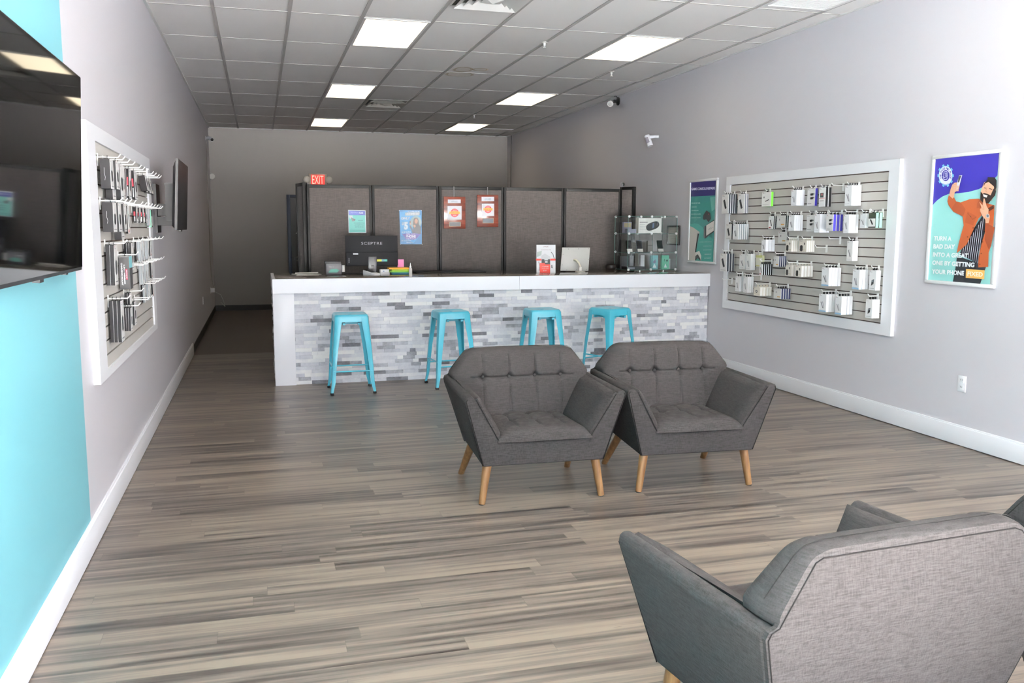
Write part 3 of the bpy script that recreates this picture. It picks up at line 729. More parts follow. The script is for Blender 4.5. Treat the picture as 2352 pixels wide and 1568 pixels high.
# crop, hook base, front box rectangle, count, kind
RS = [(c3,235,205,92,230,160,440,4,'pb'),(c3,365,195,272,225,338,440,2,'pbgrey'),(c3,635,170,543,205,635,360,1,'green'),(c3,1005,150,872,178,925,352,4,'white'),
 (c3,690,435,618,470,665,615,2,'smallblack'),(c3,830,435,712,465,800,590,3,'yellowbar'),(c3,985,430,845,460,900,635,4,'white'),
 (c3,225,535,140,560,192,735,2,'pb'),(c3,375,530,215,560,270,735,5,'striped'),(c3,805,620,725,648,815,775,2,'yellowbar'),(c3,675,705,538,735,580,870,3,'white'),(c3,945,705,812,745,870,870,4,'cream'),
 (c4,148,690,28,710,90,820,4,'cream'),(c3,205,860,72,890,138,1095,3,'pb'),(c3,355,870,290,895,350,1070,1,'pen'),(c3,452,870,365,893,410,1080,3,'pen'),(c3,545,880,475,910,540,1045,2,'lime'),
 (c3,655,960,515,1010,545,1135,5,'smallblack'),(c3,800,890,675,920,728,1040,4,'navybar'),(c3,940,985,808,1020,865,1145,3,'cream'),(c4,140,925,-9,950,41,1056,4,'cream'),
 (c3,325,1110,245,1145,285,1320,2,'pen'),(c3,435,1120,335,1150,375,1335,3,'pen'),(c3,630,1225,450,1265,515,1370,4,'ring'),(c3,835,1250,675,1280,752,1405,4,'navybar'),
 (c4,185,190,105,220,168,380,1,'purple'),(c4,315,185,215,210,265,390,2,'photo'),(c4,595,165,462,190,515,380,4,'white'),
 (c4,180,435,98,470,160,625,1,'plug'),(c4,300,435,172,460,215,635,4,'white'),(c4,430,430,285,465,340,620,3,'purple'),(c4,575,430,448,465,490,640,4,'white'),(c4,700,420,605,455,650,590,2,'white'),(c4,820,415,685,450,742,590,2,'mint'),
 (c4,570,685,480,715,525,905,2,'pen'),(c4,400,940,240,965,300,1145,4,'bluebar'),(c4,665,955,535,985,590,1175,3,'bluebar'),(c4,780,965,692,990,745,1185,2,'device'),
 (c4,375,1190,215,1215,275,1390,4,'bluebar'),(c4,515,1205,370,1235,420,1415,4,'bluebar'),(c4,770,1240,658,1265,710,1450,3,'device')]
RE = [(c3,530,1135),(c3,205,1185),(c4,445,170),(c4,415,680),(c4,285,765)]
stacks = []
for r in RS:
    c, ub, vb, u0, v0, u1, v1, n, kind = r
    bp_ = at(*c(ub, vb), 0, SXR); best = None
    for q in range(200):
        Lh = .03+q*.001; y = at(*c((u0+u1)/2, (v0+v1)/2), 0, SXR-Lh).y
        if best is None or abs(y-bp_.y) < best[0]: best = (abs(y-bp_.y), Lh)
    Lh = min(max(best[1], .035), .14); a = at(*c(u0, v0), 0, SXR-Lh); d = at(*c(u1, v1), 0, SXR-Lh)
    gi = min(range(17), key=lambda k: abs(GZ[k]-bp_.z))
    stacks.append(dict(y=(a.y+d.y)/2, hy=bp_.y, gi=gi, L=Lh, w=a.y-d.y, h=a.z-d.z, top=min(a.z, GZ[gi]-.018), n=n, kind=kind))
for c, u, v in RE:
    p = at(*c(u, v), 0, SXR); gi = min(range(17), key=lambda k: abs(GZ[k]-p.z)); stacks.append(dict(hy=p.y, gi=gi, L=.10, n=0))
levels = sorted({s['gi'] for s in stacks})
ROWN = {g: ('top' if i == 0 else 'bottom' if i == len(levels)-1 else ORD[i]) for i, g in enumerate(levels)}
for g in levels:
    row = sorted([s for s in stacks if s['gi'] == g], key=lambda s: -s['hy'])
    for i, s in enumerate(row):
        full = s['n'] > 0; yy = s['y'] if full else s['hy']; gz = GZ[g]
        hook(SXR, 1, yy, gz, s['L']+.018, ('white hook holding stack %s from left' if full else 'empty white hook, position %s from left') .replace('%s', ORD[i]) + ', %s hook row, right slatwall' % ROWN[g], 'white display hooks on the right slatwall')
        if not full: continue
        n = s['n']; th = (s['L']-.008)/n; th = min(th, .034); me = box_mesh(s['kind'], s['w'], s['h'], th*.88)
        me.name = 'product_box'
        for k in range(n):
            o = bpy.data.objects.new('product_box', me); COL.objects.link(o)
            o.location = (SXR-s['L']+k*th, yy, s['top']); o.rotation_euler = (random.uniform(-.015, .015), 0, random.uniform(-.012, .012))
            pos = 'alone in' if n == 1 else 'frontmost of' if k == 0 else 'rearmost of' if k == n-1 else ORD[k]+' of'
            tag(o, '%s, %s %s stack from left, %s row, right slatwall' % (LOOK[s['kind']], pos, ORD[i], ROWN[g]), 'boxed accessory', 'boxed accessories on the right slatwall')

# ---- left slatwall: (hook y, hook z level, list of boxes (w,h,t,kind,lift))
LS = [(5.13,1,[(.11,.155,.056,'dark')]),(5.29,1,[(.11,.15,.022,'dark'),(.11,.205,.040,'dark')]),(5.49,1,[(.12,.20,.055,'dark')]),(5.70,1,[(.11,.185,.035,'dark')]),(5.99,1,[(.10,.18,.018,'darkred'),(.10,.18,.018,'darkred')]),
 (6.17,1,[(.12,.18,.022,'darkred'),(.12,.18,.022,'speaker')]),(6.36,1,[]),(6.66,1,[(.10,.105,.05,'speaker')]),(6.83,1,[(.09,.11,.022,'speaker')]),(7.03,1,[(.09,.11,.022,'speaker')]),(7.17,1,[(.09,.11,.022,'speaker')]),
 (5.13,4,[(.11,.155,.06,'dark')]),(5.30,4,[(.11,.155,.06,'dark')]),(5.47,4,[(.10,.155,.02,'dark'),(.10,.20,.045,'dark')]),(5.66,4,[(.10,.165,.018,'dark')]),(5.98,4,[(.09,.17,.016,'smallblack')]),(6.17,4,[]),
 (6.34,4,[(.07,.10,.022,'darkred')]),(6.50,4,[(.07,.10,.022,'darkred')]),(6.68,4,[(.07,.10,.022,'darkred')]),(6.85,4,[(.07,.10,.022,'darkred')]),(7.05,4,[(.07,.12,.02,'striped')]),(7.18,4,[(.07,.13,.02,'mint')]),
 (5.20,7,[(.11,.215,.022,'dark'),(.11,.215,.022,'dark')]),(5.88,7,[(.10,.165,.014,'dark'),(.10,.165,.014,'dark'),(.10,.165,.014,'smallblack')]),(6.35,7,[(.08,.13,.012,'striped'),(.08,.13,.012,'striped'),(.08,.13,.012,'smallblack')]),(6.60,7,[(.08,.13,.012,'striped'),(.08,.13,.012,'smallblack')]),(6.85,7,[(.08,.13,.012,'striped'),(.08,.13,.012,'striped')]),(7.12,7,[(.08,.12,.012,'smallblack')]),
 (5.64,8,[(.11,.19,.058,'mount')]),
 (5.95,9,[]),(6.16,9,[]),(6.48,9,[(.08,.14,.012,'striped'),(.08,.14,.012,'striped')]),(6.68,9,[(.08,.14,.012,'striped'),(.08,.14,.012,'smallblack')]),(6.90,9,[(.08,.14,.012,'striped')]),(7.10,9,[(.08,.13,.012,'smallblack')]),
 (5.21,11,[(.10,.225,.020,'dark'),(.10,.225,.020,'dark'),(.10,.225,.020,'dark')]),(5.62,12,[(.09,.135,.013,'dark'),(.09,.135,.013,'dark'),(.09,.135,.013,'dark'),(.09,.135,.013,'dark')]),(5.80,11,[(.09,.18,.014,'dark'),(.09,.18,.014,'dark')]),(6.08,12,[(.09,.15,.015,'dark')]),(6.25,12,[]),
 (6.55,11,[(.07,.12,.012,'striped'),(.07,.12,.012,'smallblack')]),(6.75,11,[(.07,.12,.012,'striped'),(.07,.12,.012,'smallblack')]),(6.95,11,[(.07,.12,.012,'striped')]),(7.14,11,[(.07,.12,.012,'smallblack')])]
levels = sorted({s[1] for s in LS}); ROWN = {g: ('top' if i == 0 else 'bottom' if i == len(levels)-1 else ORD[i]) for i, g in enumerate(levels)}
for g in levels:
    row = sorted([s for s in LS if s[1] == g])
    for i, (y, _, bl) in enumerate(row):
        ln = .115; gz = GZ[g]
        hook(SXL, -1, y, gz, ln, ('white hook holding stack %s from camera' if bl else 'empty white hook, position %s from camera').replace('%s', ORD[i])+', %s hook row, left slatwall' % ROWN[g], 'white display hooks on the left slatwall')
        x = SXL+sum(q[2] for q in bl)+.010
        for k, (w, h, t, kind) in enumerate(bl):
            grp = 'boxed accessories on the left slatwall'
            pos = 'alone in' if len(bl) == 1 else 'frontmost of' if k == 0 else 'rearmost of' if k == len(bl)-1 else ORD[k]+' of'
            if kind == 'mount':
                t_ = thing('product_box', 'large black charging mount box with red and white lettering, left slatwall', 'boxed accessory', (x, y, gz-.018), 0, grp)
                b = MB(); b.box((-t, -w/2, -h), (0, w/2, 0), C('1D1D20', .4)); b.box((0, -w/2, -h), (.001, w/2, 0), C('7FC3CE', .4)); b.box((0, -w/2, -h), (.0015, w/2, -h*.35), C('39373A', .4)); b.box((-t, -w/2, 0), (0, w/2, .001), C('DDDDDD')); b.box((-.03, -.013, 0), (-.0288, .013, .02), M_black); b.ob('carton', t_)
                b = MB(); yy = -w/2-.0008       # lettering reads top to bottom on the side facing the shop door
                def T(s_, za, zb, xa, xb, c): text(b, s_, (xa, yy, za), (xa, yy, zb), (xb, yy, za), C(c), .03)
                b.poly([(-.021, yy+.0003, -h*.38), (-.021, yy+.0003, -h*.70), (-.013, yy+.0003, -h*.70), (-.013, yy+.0003, -h*.38)], C('D8284A'))
                T('PROLINE', -h*.41, -h*.67, -.019, -.0145, 'FFFFFF'); T('3-IN-1 WIRELESS', -h*.24, -h*.84, -.032, -.025, 'FFFFFF'); T('CHARGING MOUNT', -h*.19, -h*.88, -.046, -.038, 'FFFFFF')
                b.ob('lettering', t_, fix=False); continue
            me = box_mesh(kind, w, h, t*.86); me.name = 'product_box'
            o = bpy.data.objects.new('product_box', me); COL.objects.link(o)
            o.location = (x, y, gz-.018); o.rotation_euler = (0, random.uniform(-.02, .02) if kind != 'speaker' or g != 1 or len(bl) > 1 else .15, math.pi+random.uniform(-.01, .01)); x -= t
            if kind == 'dark' and t > .03:      # pale script printed on the dark side
                b = MB(); b.tube([(t*.5, w/2+.0004, -h*.3), (t*.52, w/2+.0004, -h*.5), (t*.44, w/2+.0004, -h*.62), (t*.5, w/2+.0004, -h*.72)], .0008, C('C9C9CC'), 5); lt = b.ob('lettering', o)
            if kind == 'darkred':
                b = MB(); yy = w/2+.0008; b.poly([(t*.3, yy, -h*.28), (t*.7, yy, -h*.28), (t*.7, yy, -h*.55), (t*.3, yy, -h*.55)], C('C93344')); b.poly([(t*.35, yy, -h*.6), (t*.6, yy, -h*.6), (t*.6, yy, -h*.92), (t*.35, yy, -h*.92)], C('E8E8E8')); b.ob('side_print', o, fix=False)
            tag(o, '%s, %s %s stack from camera, %s row, left slatwall' % (LOOK[kind], pos, ORD[i], ROWN[g]), 'boxed accessory', grp)

# ================================================================== RIGHT WALL POSTERS
def framed(name, label, cat, y0, y1, z0, z1, wx, s, fw, fmat):
    t = thing(name, label, cat, (0, 0, 0)); b = MB(); xa, xb = (wx-s*.02, wx) if s > 0 else (wx, wx-s*.02)
    for ya, yb, za, zb in ((y0, y1, z1-fw, z1), (y0, y1, z0, z0+fw), (y0, y0+fw, z0+fw, z1-fw), (y1-fw, y1, z0+fw, z1-fw)): b.box((xa, ya, za), (xb, yb, zb), fmat)
    b.ob('frame', t, bevel=.004); b = MB(); b.box((min(wx, wx-s*.008), y0+fw, z0+fw), (max(wx, wx-s*.008), y1-fw, z1-fw), C('E8E8EA')); b.ob('backing_board', t); return t
M_snap = mat('silver_white_snap_frame', 'EDEDEE', .25, spec=.6)
t = framed('framed_poster', 'framed poster of a man taking a selfie on turquoise and indigo', 'poster', 4.862, 5.515, 1.145, 2.08, XR, 1, .026, M_snap)
P = Print(2110, 320, 4.3545, 0, XR-.0085, -1)
P.poly([(158,190),(806,126),(712,1456),(78,1412)], '9FE0DC')
P.poly([(158,190),(806,126),(788,360),(745,405),(690,450),(600,498),(500,525),(400,538),(300,545),(240,570),(190,605),(150,645),(128,680)], '2C2686')
# gear logo
gc = (270, 362); n = 10
for k in range(n):
    a = 2*math.pi*k/n; P.poly([(gc[0]+84*math.cos(a+d)*f*.98, gc[1]+116*math.sin(a+d)*f) for d, f in ((-.15, .82), (.15, .82), (.12, 1.), (-.12, 1.))], '7CCBE8', up=1 if k == 0 else 0)
P.ell(gc, 70, 98, '7CCBE8', 40); P.ell(gc, 66, 93, 'F2F4FA', 40); P.ell(gc, 39, 55, '2C2686', 36)
P.n += 1
for i, ch in enumerate('THE PHONE FIX PLACE'):
    if ch == ' ': continue
    a = math.radians(-200+220*i/18); ca, sa = math.cos(a), math.sin(a)
    cx_, cy_ = gc[0]+52*ca, gc[1]+73*sa; tx, ty = -sa*5.2, ca*7.0; ux, uy = ca*8, sa*11
    text(P.mb, ch, P.p(cx_-tx-ux, cy_-ty-uy), P.p(cx_+tx-ux, cy_+ty-uy), P.p(cx_-tx+ux, cy_-ty+uy), C('2C2686'), .02)
P.line([(238,440),(255,450),(275,452),(300,442)], 5, '9AA4D8')
P.line([(253,325),(284,322),(284,398),(250,402),(253,325)], 5, 'F2F4FA'); P.line([(262,340),(275,338),(275,352),(264,356),(275,362)], 4, 'F2F4FA'); P.line([(240,372),(258,385),(288,358)], 4, 'F2F4FA')
# man: trousers, shirt, jacket, arm, head
P.poly([(385,1165),(620,1245),(675,1270),(655,1330),(615,1447),(342,1424),(365,1310)], '26282E')
P.poly([(640,760),(700,800),(640,1000),(600,1120),(590,1240),(410,1150),(420,1120),(480,1000),(560,880)], '1A1A22')
for k in range(9): P.line([(650-25*k, 778+38*k),(590-19*k, 1238-9*k)], 4.5, 'DEDEE6')
P.poly([(300,560),(350,570),(375,620),(420,630),(510,598),(600,592),(690,640),(760,660),(745,900),(725,1060),(700,1130),(695,1275),(595,1280),(598,1180),(640,1000),(690,860),(645,745),(600,790),(540,920),(480,1050),(380,1140),(400,1040),(450,860),(440,770),(350,725),(300,660),(288,620)], 'A4532F')
P.poly([(375,620),(420,630),(470,700),(445,770),(350,725),(330,690)], '8F4527'); P.poly([(490,720),(580,770),(545,860),(460,830)], '96492A'); P.line([(490,735),(540,800),(578,775)], 4, '6E3219')
P.poly([(665,830),(760,880),(725,1060),(700,1100),(660,1000)], '7E3C22')
P.line([(640,1000),(610,1130),(600,1275)], 5, '6E3219'); P.poly([(583,640),(612,600),(650,640),(628,680),(580,688)], '96492A'); P.poly([(690,690),(750,655),(752,690),(700,720)], '3A2018')
for q in ((520,770),(545,885),(490,975),(640,1025),(625,1140),(612,1250),(655,908)): P.ell(q, 6, 7, '5A2A18', 10)
P.poly([(305,560),(318,500),(335,455),(360,432),(405,430),(413,450),(402,500),(360,530),(352,580),(338,592)], 'DBA98C')
P.poly([(385,430),(405,360),(436,358),(414,440),(385,520),(375,518)], 'E4E6EA'); P.poly([(398,385),(408,362),(426,364),(404,430),(390,430)], '3A3D40')
P.n += 1
for k in range(4): P.line([(350,462+17*k),(400,470+14*k)], 12, 'E2B397')
P.poly([(640,540),(700,620),(730,610),(745,560),(735,520)], 'C98F70')   # neck
P.poly([(640,470),(655,430),(700,410),(760,420),(778,470),(770,540),(735,590),(690,610),(650,605),(618,570),(622,520)], 'DBA98C')
P.poly([(617,560),(620,520),(640,545),(655,535),(690,545),(720,560),(745,500),(762,480),(774,520),(765,560),(730,600),(700,640),(650,640),(615,605)], '2A211F')
P.poly([(690,376),(760,380),(780,410),(778,480),(762,520),(752,470),(700,425),(665,440),(650,470),(655,440),(690,405)], '1F1A1B')
P.poly([(642,548),(690,560),(680,582),(650,572)], 'F4EEEA'); P.line([(655,485),(672,488)], 7, '2A211F'); P.line([(705,490),(735,500)], 7, '2A211F'); P.line([(680,480),(672,520),(685,528)], 4, 'B57F62')
P.poly([(606,622),(640,660),(650,590),(660,592),(680,665),(700,700),(695,770),(665,800),(640,770),(615,720),(612,700),(628,680)], 'DBA98C'); P.line([(640,655),(655,700)], 3, 'B57F62'); P.line([(620,690),(650,700)], 3, 'B57F62')
P.poly([(665,755),(705,740),(715,775),(700,835),(668,838)], 'D09C7E'); P.ell((690,765), 16, 20, 'B9C0C6', 16); P.ell((690,765), 11, 14, '5A636C', 16)
lh = 46
for s_, u0, v0, u1, v1 in (('TURN A',150,1012,328,1016),('BAD DAY',145,1092,362,1098),('INTO A GREAT',140,1174,492,1188),('ONE BY GETTING',134,1254,556,1280),('YOUR PHONE',130,1342,452,1362)):
    P.text(s_, (u0, v0), (u1, v1), (u0+4, v0-lh), 'F6FAFB', .045)
P.poly([(474,1296),(660,1308),(655,1398),(470,1384)], 'F0B863'); P.text('FIXED', (487,1364), (640,1374), (490,1320), 'FDF3DE', .03)
P.ob('poster_print', t)
t = framed('framed_poster', 'tall framed game console repair poster, farther right-wall poster', 'poster', 8.70, 9.352, 1.155, 2.09, XR, 1, .024, M_snap)
P = Print(1390, 380, 5.6, 0, XR-.0085, -1)
P.poly([(1100,212),(1425,195),(1388,1245),(1070,1220)], '3F8C86')
P.poly([(1100,212),(1425,195),(1416,385),(1095,400)], '2A2560')
P.text('GAME CONSOLE REPAIRS', (1110,320), (1412,308), (1111,287), 'F4F4FA', .035)
P.poly([(1090,760),(1150,742),(1200,752),(1250,790),(1300,880),(1390,950),(1388,1245),(1070,1220)], '4FA39A')
P.poly([(1150,420),(1190,410),(1180,700),(1140,740)], '4A948D'); P.poly([(1350,410),(1416,400),(1410,560),(1370,590)], '6FB0A8')
P.poly([(1092,780),(1130,795),(1215,855),(1165,1120),(1155,1222),(1070,1220)], 'DAD3CC'); P.poly([(1190,870),(1208,880),(1165,1120),(1155,1110)], '1A1A1E')
P.poly([(1160,1120),(1210,1095),(1235,1160),(1232,1225),(1190,1180),(1150,1225)], 'E6E4E0'); P.poly([(1160,1165),(1190,1140),(1225,1200),(1228,1225),(1190,1190),(1155,1222)], '26262A')
P.poly([(1262,640),(1302,578),(1350,610),(1360,680),(1330,730),(1300,690),(1268,700),(1256,680)], '1E1E22'); P.ell((1327,626), 5, 5, 'E05048', 10)
P.poly([(1270,790),(1400,695),(1398,850),(1285,940),(1265,920)], '2A2C2F'); P.poly([(1300,770),(1402,708),(1398,838),(1298,905)], 'E2DAD4'); P.poly([(1270,790),(1285,782),(1285,932),(1265,925)], '6A6D70'); P.line([(1322,822),(1365,795)], 4, '8A8F90'); P.line([(1330,832),(1392,790)], 3, '8A8F90')
for s_, u0, v0, u1, h_ in (('WE CAN FIX YOUR', 1108, 492, 1222, 16), ('CONSOLES', 1112, 540, 1175, 12), ('CONTROLLERS', 1110, 585, 1200, 12), ('DISC DRIVES AND MORE', 1108, 632, 1228, 12), ('HDMI PORT REPAIRS', 1108, 678, 1228, 9)):
    P.text(s_, (u0, v0), (u1, v0-2), (u0, v0-h_), 'E4F0EE', .01)
for s_, u0, v0, u1, h_ in (('NO POWER, NO PICTURE, NO SOUND', 1215, 988, 1370, 9), ('OVERHEATING', 1262, 1040, 1368, 9), ('BROKEN PORTS', 1262, 1090, 1366, 9), ('BRING IT', 1280, 1150, 1362, 15), ('IN TODAY', 1276, 1198, 1362, 13)):
    P.text(s_, (u0, v0), (u1, v0-2), (u0, v0-h_), 'E4F0EE', .01)
P.ob('poster_print', t)
t = framed('framed_certificate', 'small black-framed paper certificate behind the glass case', 'picture frame', 9.585, 9.91, 1.345, 1.578, XR, 1, .016, C('1A1818'))
b = MB(); b.box((XR-.0095, 9.602, 1.362), (XR-.0085, 9.893, 1.56), C('C9C4BA'))
for k in range(6): b.box((XR-.0102, 9.66, 1.53-.022*k), (XR-.0095, 9.84-(k % 2)*.03, 1.533-.022*k), C('8D887F'))
b.ob('paper', t)
def outlet(name, label, x, y, z, s, w=.074, h=.115):
    t = thing(name, label, 'outlet', (x, y, z), 0, 'white wall outlets'); b = MB(); b.box((min(0, -s*.006), -w/2, -h/2), (max(0, -s*.006), w/2, h/2), M_white); b.ob('cover_plate', t, bevel=.002)
    for q in (-1, 1):
        b = MB(); b.box((min(-s*.006, -s*.009), -.017, q*.026-.016), (max(-s*.006, -s*.009), .017, q*.026+.016), C('E6E6E8')); 
        for yy in (-.007, .007): b.box((min(-s*.009, -s*.0095), yy-.0015, q*.026-.002), (max(-s*.009, -s*.0095), yy+.0015, q*.026+.008), M_black)
        b.ob('socket', t)
outlet('wall_outlet', 'white duplex outlet low on the right wall under the selfie poster', XR, 5.098, .448, 1)
outlet('wall_outlet', 'white outlet on the left wall, nearer of the two far ones', XL, 13.69, .473, -1)
outlet('wall_outlet', 'white outlet with plugged-in adapter near the far left corner', XL, 15.86, .475, -1)
b = MB(); b.box((XL+.009, 15.83, .44), (XL+.07, 15.89, .51), M_white); tag(b.ob('power_adapter', bevel=.004), 'white plug adapter in the farthest left wall outlet', 'adapter')
b = MB(); b.tube([(XL+.02, 16.15, 2.98), (XL+.012, 16.1, 2.6), (XL+.014, 16.05, 1.8), (XL+.01, 15.95, 1.1), (XL+.02, 15.95, .7), (XL+.05, 15.88, .52)], .006, C('8F8C88'), 8)
tag(b.ob('camera_cable', smooth=True), 'grey cable hanging from far left corner camera to the outlet', 'cable')
b = MB(); b.tube([(XL+.06, 15.87, .455), (XL+.16, 15.85, .40), (XL+.20, 15.9, .30), (XL+.22, 16.0, .18), (XL+.15, 16.1, .25)], .005, C('A5A29E'), 8); tag(b.ob('power_cable', smooth=True), 'thin white cord curling beside the far left outlet', 'cable')
t = thing('security_camera', 'small white security camera high in the far left corner', 'camera', (XL, 16.2, 3.05), 0, 'wall mounted security cameras')
b = MB(); b.lathe((0, 0, 0), [(.035, 0), (.035, .01), (.014, .02), (.014, .06)], M_white, 16, 0); b.ob('mount', t, smooth=True)
b = MB(); b.tube([(.05, .06, .01), (.11, -.06, -.03)], [.032, .034], M_white, 16); b.tube([(.11, -.06, -.03), (.112, -.064, -.0315)], [.028, .028], M_black, 16); b.ob('camera_body', t, smooth=40)
b = MB(); b.lathe((at(487, 408, 1, YB).x, YB, 2.46), [(.055, 0), (.055, -.02), (.045, -.032)], C('D9D6D2'), 20, 1); tag(b.ob('motion_detector', smooth=40), 'small round white detector on the back wall near its left corner', 'detector')
# bullet camera, white swivel camera
t = thing('security_camera', 'black bullet camera under the ceiling on the right wall', 'camera', (XR, 11.55, 3.27), 0, 'wall mounted security cameras')
b = MB(); b.lathe((0, 0, 0), [(.055, 0), (.055, -.015), (.02, -.03), (.02, -.07)], M_black, 18, 0); b.tube([(-.06, 0, 0), (-.085, 0, -.015), (-.12, 0, -.04)], .018, M_black, 12); b.ob('mount', t, smooth=40)
b = MB(); b.tube([(-.09, .09, -.025), (-.17, -.12, -.055)], [.038, .042], M_black, 20); b.tube([(-.17, -.12, -.055), (-.172, -.125, -.056)], [.030, .030], C('3A3A3E'), 20); b.tube([(-.172, -.125, -.056), (-.174, -.13, -.057)], [.017, .017], M_black, 16); b.ob('camera_body', t, smooth=40)
b = MB(); b.tube([(0, 0, .02), (-.03, .01, .07), (-.06, 0, .065)], .006, M_black, 8); b.ob('cable', t, smooth=True)
t = thing('security_camera', 'small white swivel camera on the right wall above glass case', 'camera', (XR, 10.24, 2.655), 0, 'wall mounted security cameras')
b = MB(); b.tube([(0, 0, .015), (-.04, .02, .018), (-.10, .05, .012)], [.018, .016, .020], M_white, 12); b.ob('mount', t, smooth=True)
b = MB(); b.tube([(-.125, .08, .03), (-.095, .03, -.10)], [.036, .036], M_white, 18); b.ob('camera_body', t, smooth=40)
b = MB(); b.tube([(-.145, .050, .0), (-.130, .025, -.06)], [.022, .022], C('8C8892'), 14); b.ob('lens_face', t, smooth=True)
b = MB(); b.tube([(XR-.01, 16.9, 3.33), (XR-.012, 16.93, 2.4), (XR-.01, 16.9, 1.2), (XR-.012, 16.88, .3)], .008, C('4F4D4B'), 8); tag(b.ob('wall_cable', smooth=True), 'dark cable running down the right wall near the back corner', 'cable')

# ================================================================== TELEVISIONS
t = thing('television', 'very large glossy black television on the turquoise part of left wall', 'television', (XL, 3.47, 1.77))
tl = math.atan2(.037, .80); h_ = .815; y0, y1 = 2.745-3.47, 4.20-3.47
M = Matrix.Translation((.102, 0, 0)) @ Matrix.Rotation(tl, 4, 'Y')
b = MB(); b.box((-.035, y0, -h_/2), (-.002, y1, h_/2), M_black, M); b.box((-.06, y0+.25, -h_/2+.02), (-.035, y1-.25, h_/2-.35), M_black, M); b.ob('housing', t, bevel=.002)
b = MB(); b.box((-.002, y0+.004, -h_/2+.014), (.0, y1-.004, h_/2-.004), M_screen, M); b.ob('screen', t)
b = MB(); b.box((-.03, -.03, -h_/2-.012), (-.005, .03, -h_/2), M_black, M); b.box((-.03, .44, -h_/2-.008), (-.01, .48, -h_/2), M_black, M); b.ob('sensor_bump', t)
b = MB(); b.box((0, -.25, -.2), (.05, .25, .2), C('222224')); b.ob('wall_mount', t)
t = thing('television', 'smaller black television on a swing arm beyond the left slatwall', 'television', (XL, 7.95, 1.80))
M = Matrix.Translation((.223, 0, 0)) @ Matrix.Rotation(.058, 4, 'Y'); y0, y1 = -.50, .50; h_ = .555
Mt = mat('satin_dark_screen', '17171B', .35, spec=.4)
b = MB(); b.box((-.020, y0, -h_/2), (-.001, y1, h_/2), M_black, M)
vs = [M @ Vector(p) for p in ((-.020, y0+.01, -h_/2+.01), (-.020, y1-.01, -h_/2+.01), (-.020, y1-.01, h_/2-.01), (-.020, y0+.01, h_/2-.01), (-.045, y0+.08, -h_/2+.03), (-.045, y1-.08, -h_/2+.03), (-.045, y1-.08, h_/2-.06), (-.045, y0+.08, h_/2-.06))]
b.add(vs, [(0,1,2,3),(4,7,6,5),(0,4,5,1),(1,5,6,2),(2,6,7,3),(3,7,4,0)], M_black); b.ob('housing', t)
b = MB(); b.box((-.001, y0+.004, -h_/2+.006), (.0, y1-.004, h_/2-.004), Mt, M); b.ob('screen', t)
b = MB(); b.box((-.02, -.10, -h_/2-.014), (-.003, .02, -h_/2), M_black, M); b.ob('sensor_bump', t)
b = MB(); b.box((0, -.06, -.30), (.02, .22, .10), C('1E1E22')); b.box((.02, .02, -.16), (.15, .07, -.06), C('1E1E22')); b.box((.10, -.2, -.2), (.175, .2, .1), C('1E1E22')); b.box((.02, -.05, -.24), (.16, .12, -.17), C('1E1E22')); b.ob('swing_arm_mount', t)

# ================================================================== ON THE PARTITION
FY = PY-.0285      # front of the panels' frames;  infill front is PY-.022
IY = PY-.0225
t = thing('poster', 'small teal and blue poster pinned on the leftmost panel', 'poster')
P = Print(640, 380, 5.6, 1, IY-.001, -1)
P.poly([(893,570),(1118,576),(1127,866),(900,866)], 'D9E4EA'); P.poly([(902,582),(1110,586),(1113,640),(903,636)], '3A49A0'); P.poly([(903,636),(1113,640),(1118,858),(908,858)], '6FC6BC')
P.text('THE PHONE FIX', (925,612), (1030,614), (925,598), 'B8C4EA', .0); P.text('PLACE', (1035,618), (1088,619), (1035,598), 'F2F4FC', .04)
P.poly([(905,640),(950,642),(950,690),(915,680)], 'C9D3D6'); P.poly([(930,665),(985,690),(975,715),(945,718)], '5F6468'); P.poly([(950,690),(990,688),(982,712)], '3A3C40')
for s_, u0, u1, v in (('WE BUY', 1020, 1088, 714), ('YOUR BROKEN PHONES', 965, 1105, 746), ('AND TABLETS TODAY', 975, 1100, 771), ('ASK FOR DETAILS', 982, 1092, 796)): P.text(s_, (u0, v), (u1, v), (u0, v-13), '2F5E66', .01)
P.line([(915,830),(1108,832)], 4, '4F9A98'); P.ob('poster_sheet', t)
t = thing('poster', 'blue five dollar phone insurance poster with a woman, on second panel', 'poster')
P = Print(640, 380, 5.6, 1, IY-.001, -1)
P.poly([(1550,572),(1840,572),(1842,1012),(1565,1012)], '2F6FA0'); P.poly([(1558,600),(1650,585),(1830,640),(1834,870),(1740,1000),(1570,900)], '5E9FD0')
P.text('BE COVERED FOR THE', (1662,600), (1812,598), (1662,586), 'DCEAF6', .02); P.poly([(1628,604),(1815,600),(1812,642),(1624,644)], 'B9BFC0'); P.text('UNTHINKABLE', (1634,638), (1810,636), (1634,610), 'F4F8FB', .05)
P.text('ONLY', (1572,698), (1690,694), (1572,662), 'EAF3FA', .05); P.text('$', (1585,770), (1610,770), (1585,728), 'EAF3FA', .05); P.text('5', (1612,826), (1664,826), (1612,724), 'EAF3FA', .07)
P.ell((1765,730), 72, 82, '9DB2B4'); P.poly([(1725,760),(1735,690),(1755,672),(1785,676),(1800,700),(1805,780),(1790,790),(1735,780)], '3E2A26')
P.ell((1768,715), 20, 32, 'D9AE98'); P.poly([(1690,760),(1730,830),(1735,770),(1760,760),(1800,755),(1828,790),(1828,880),(1722,872),(1705,825),(1685,790)], '20202E'); P.poly([(1733,770),(1755,760),(1765,780),(1748,802)], 'D9AE98'); P.poly([(1686,720),(1702,712),(1706,745),(1694,765),(1684,755)], 'D9AE98'); P.poly([(1684,715),(1698,710),(1700,735),(1688,740)], '30303A')
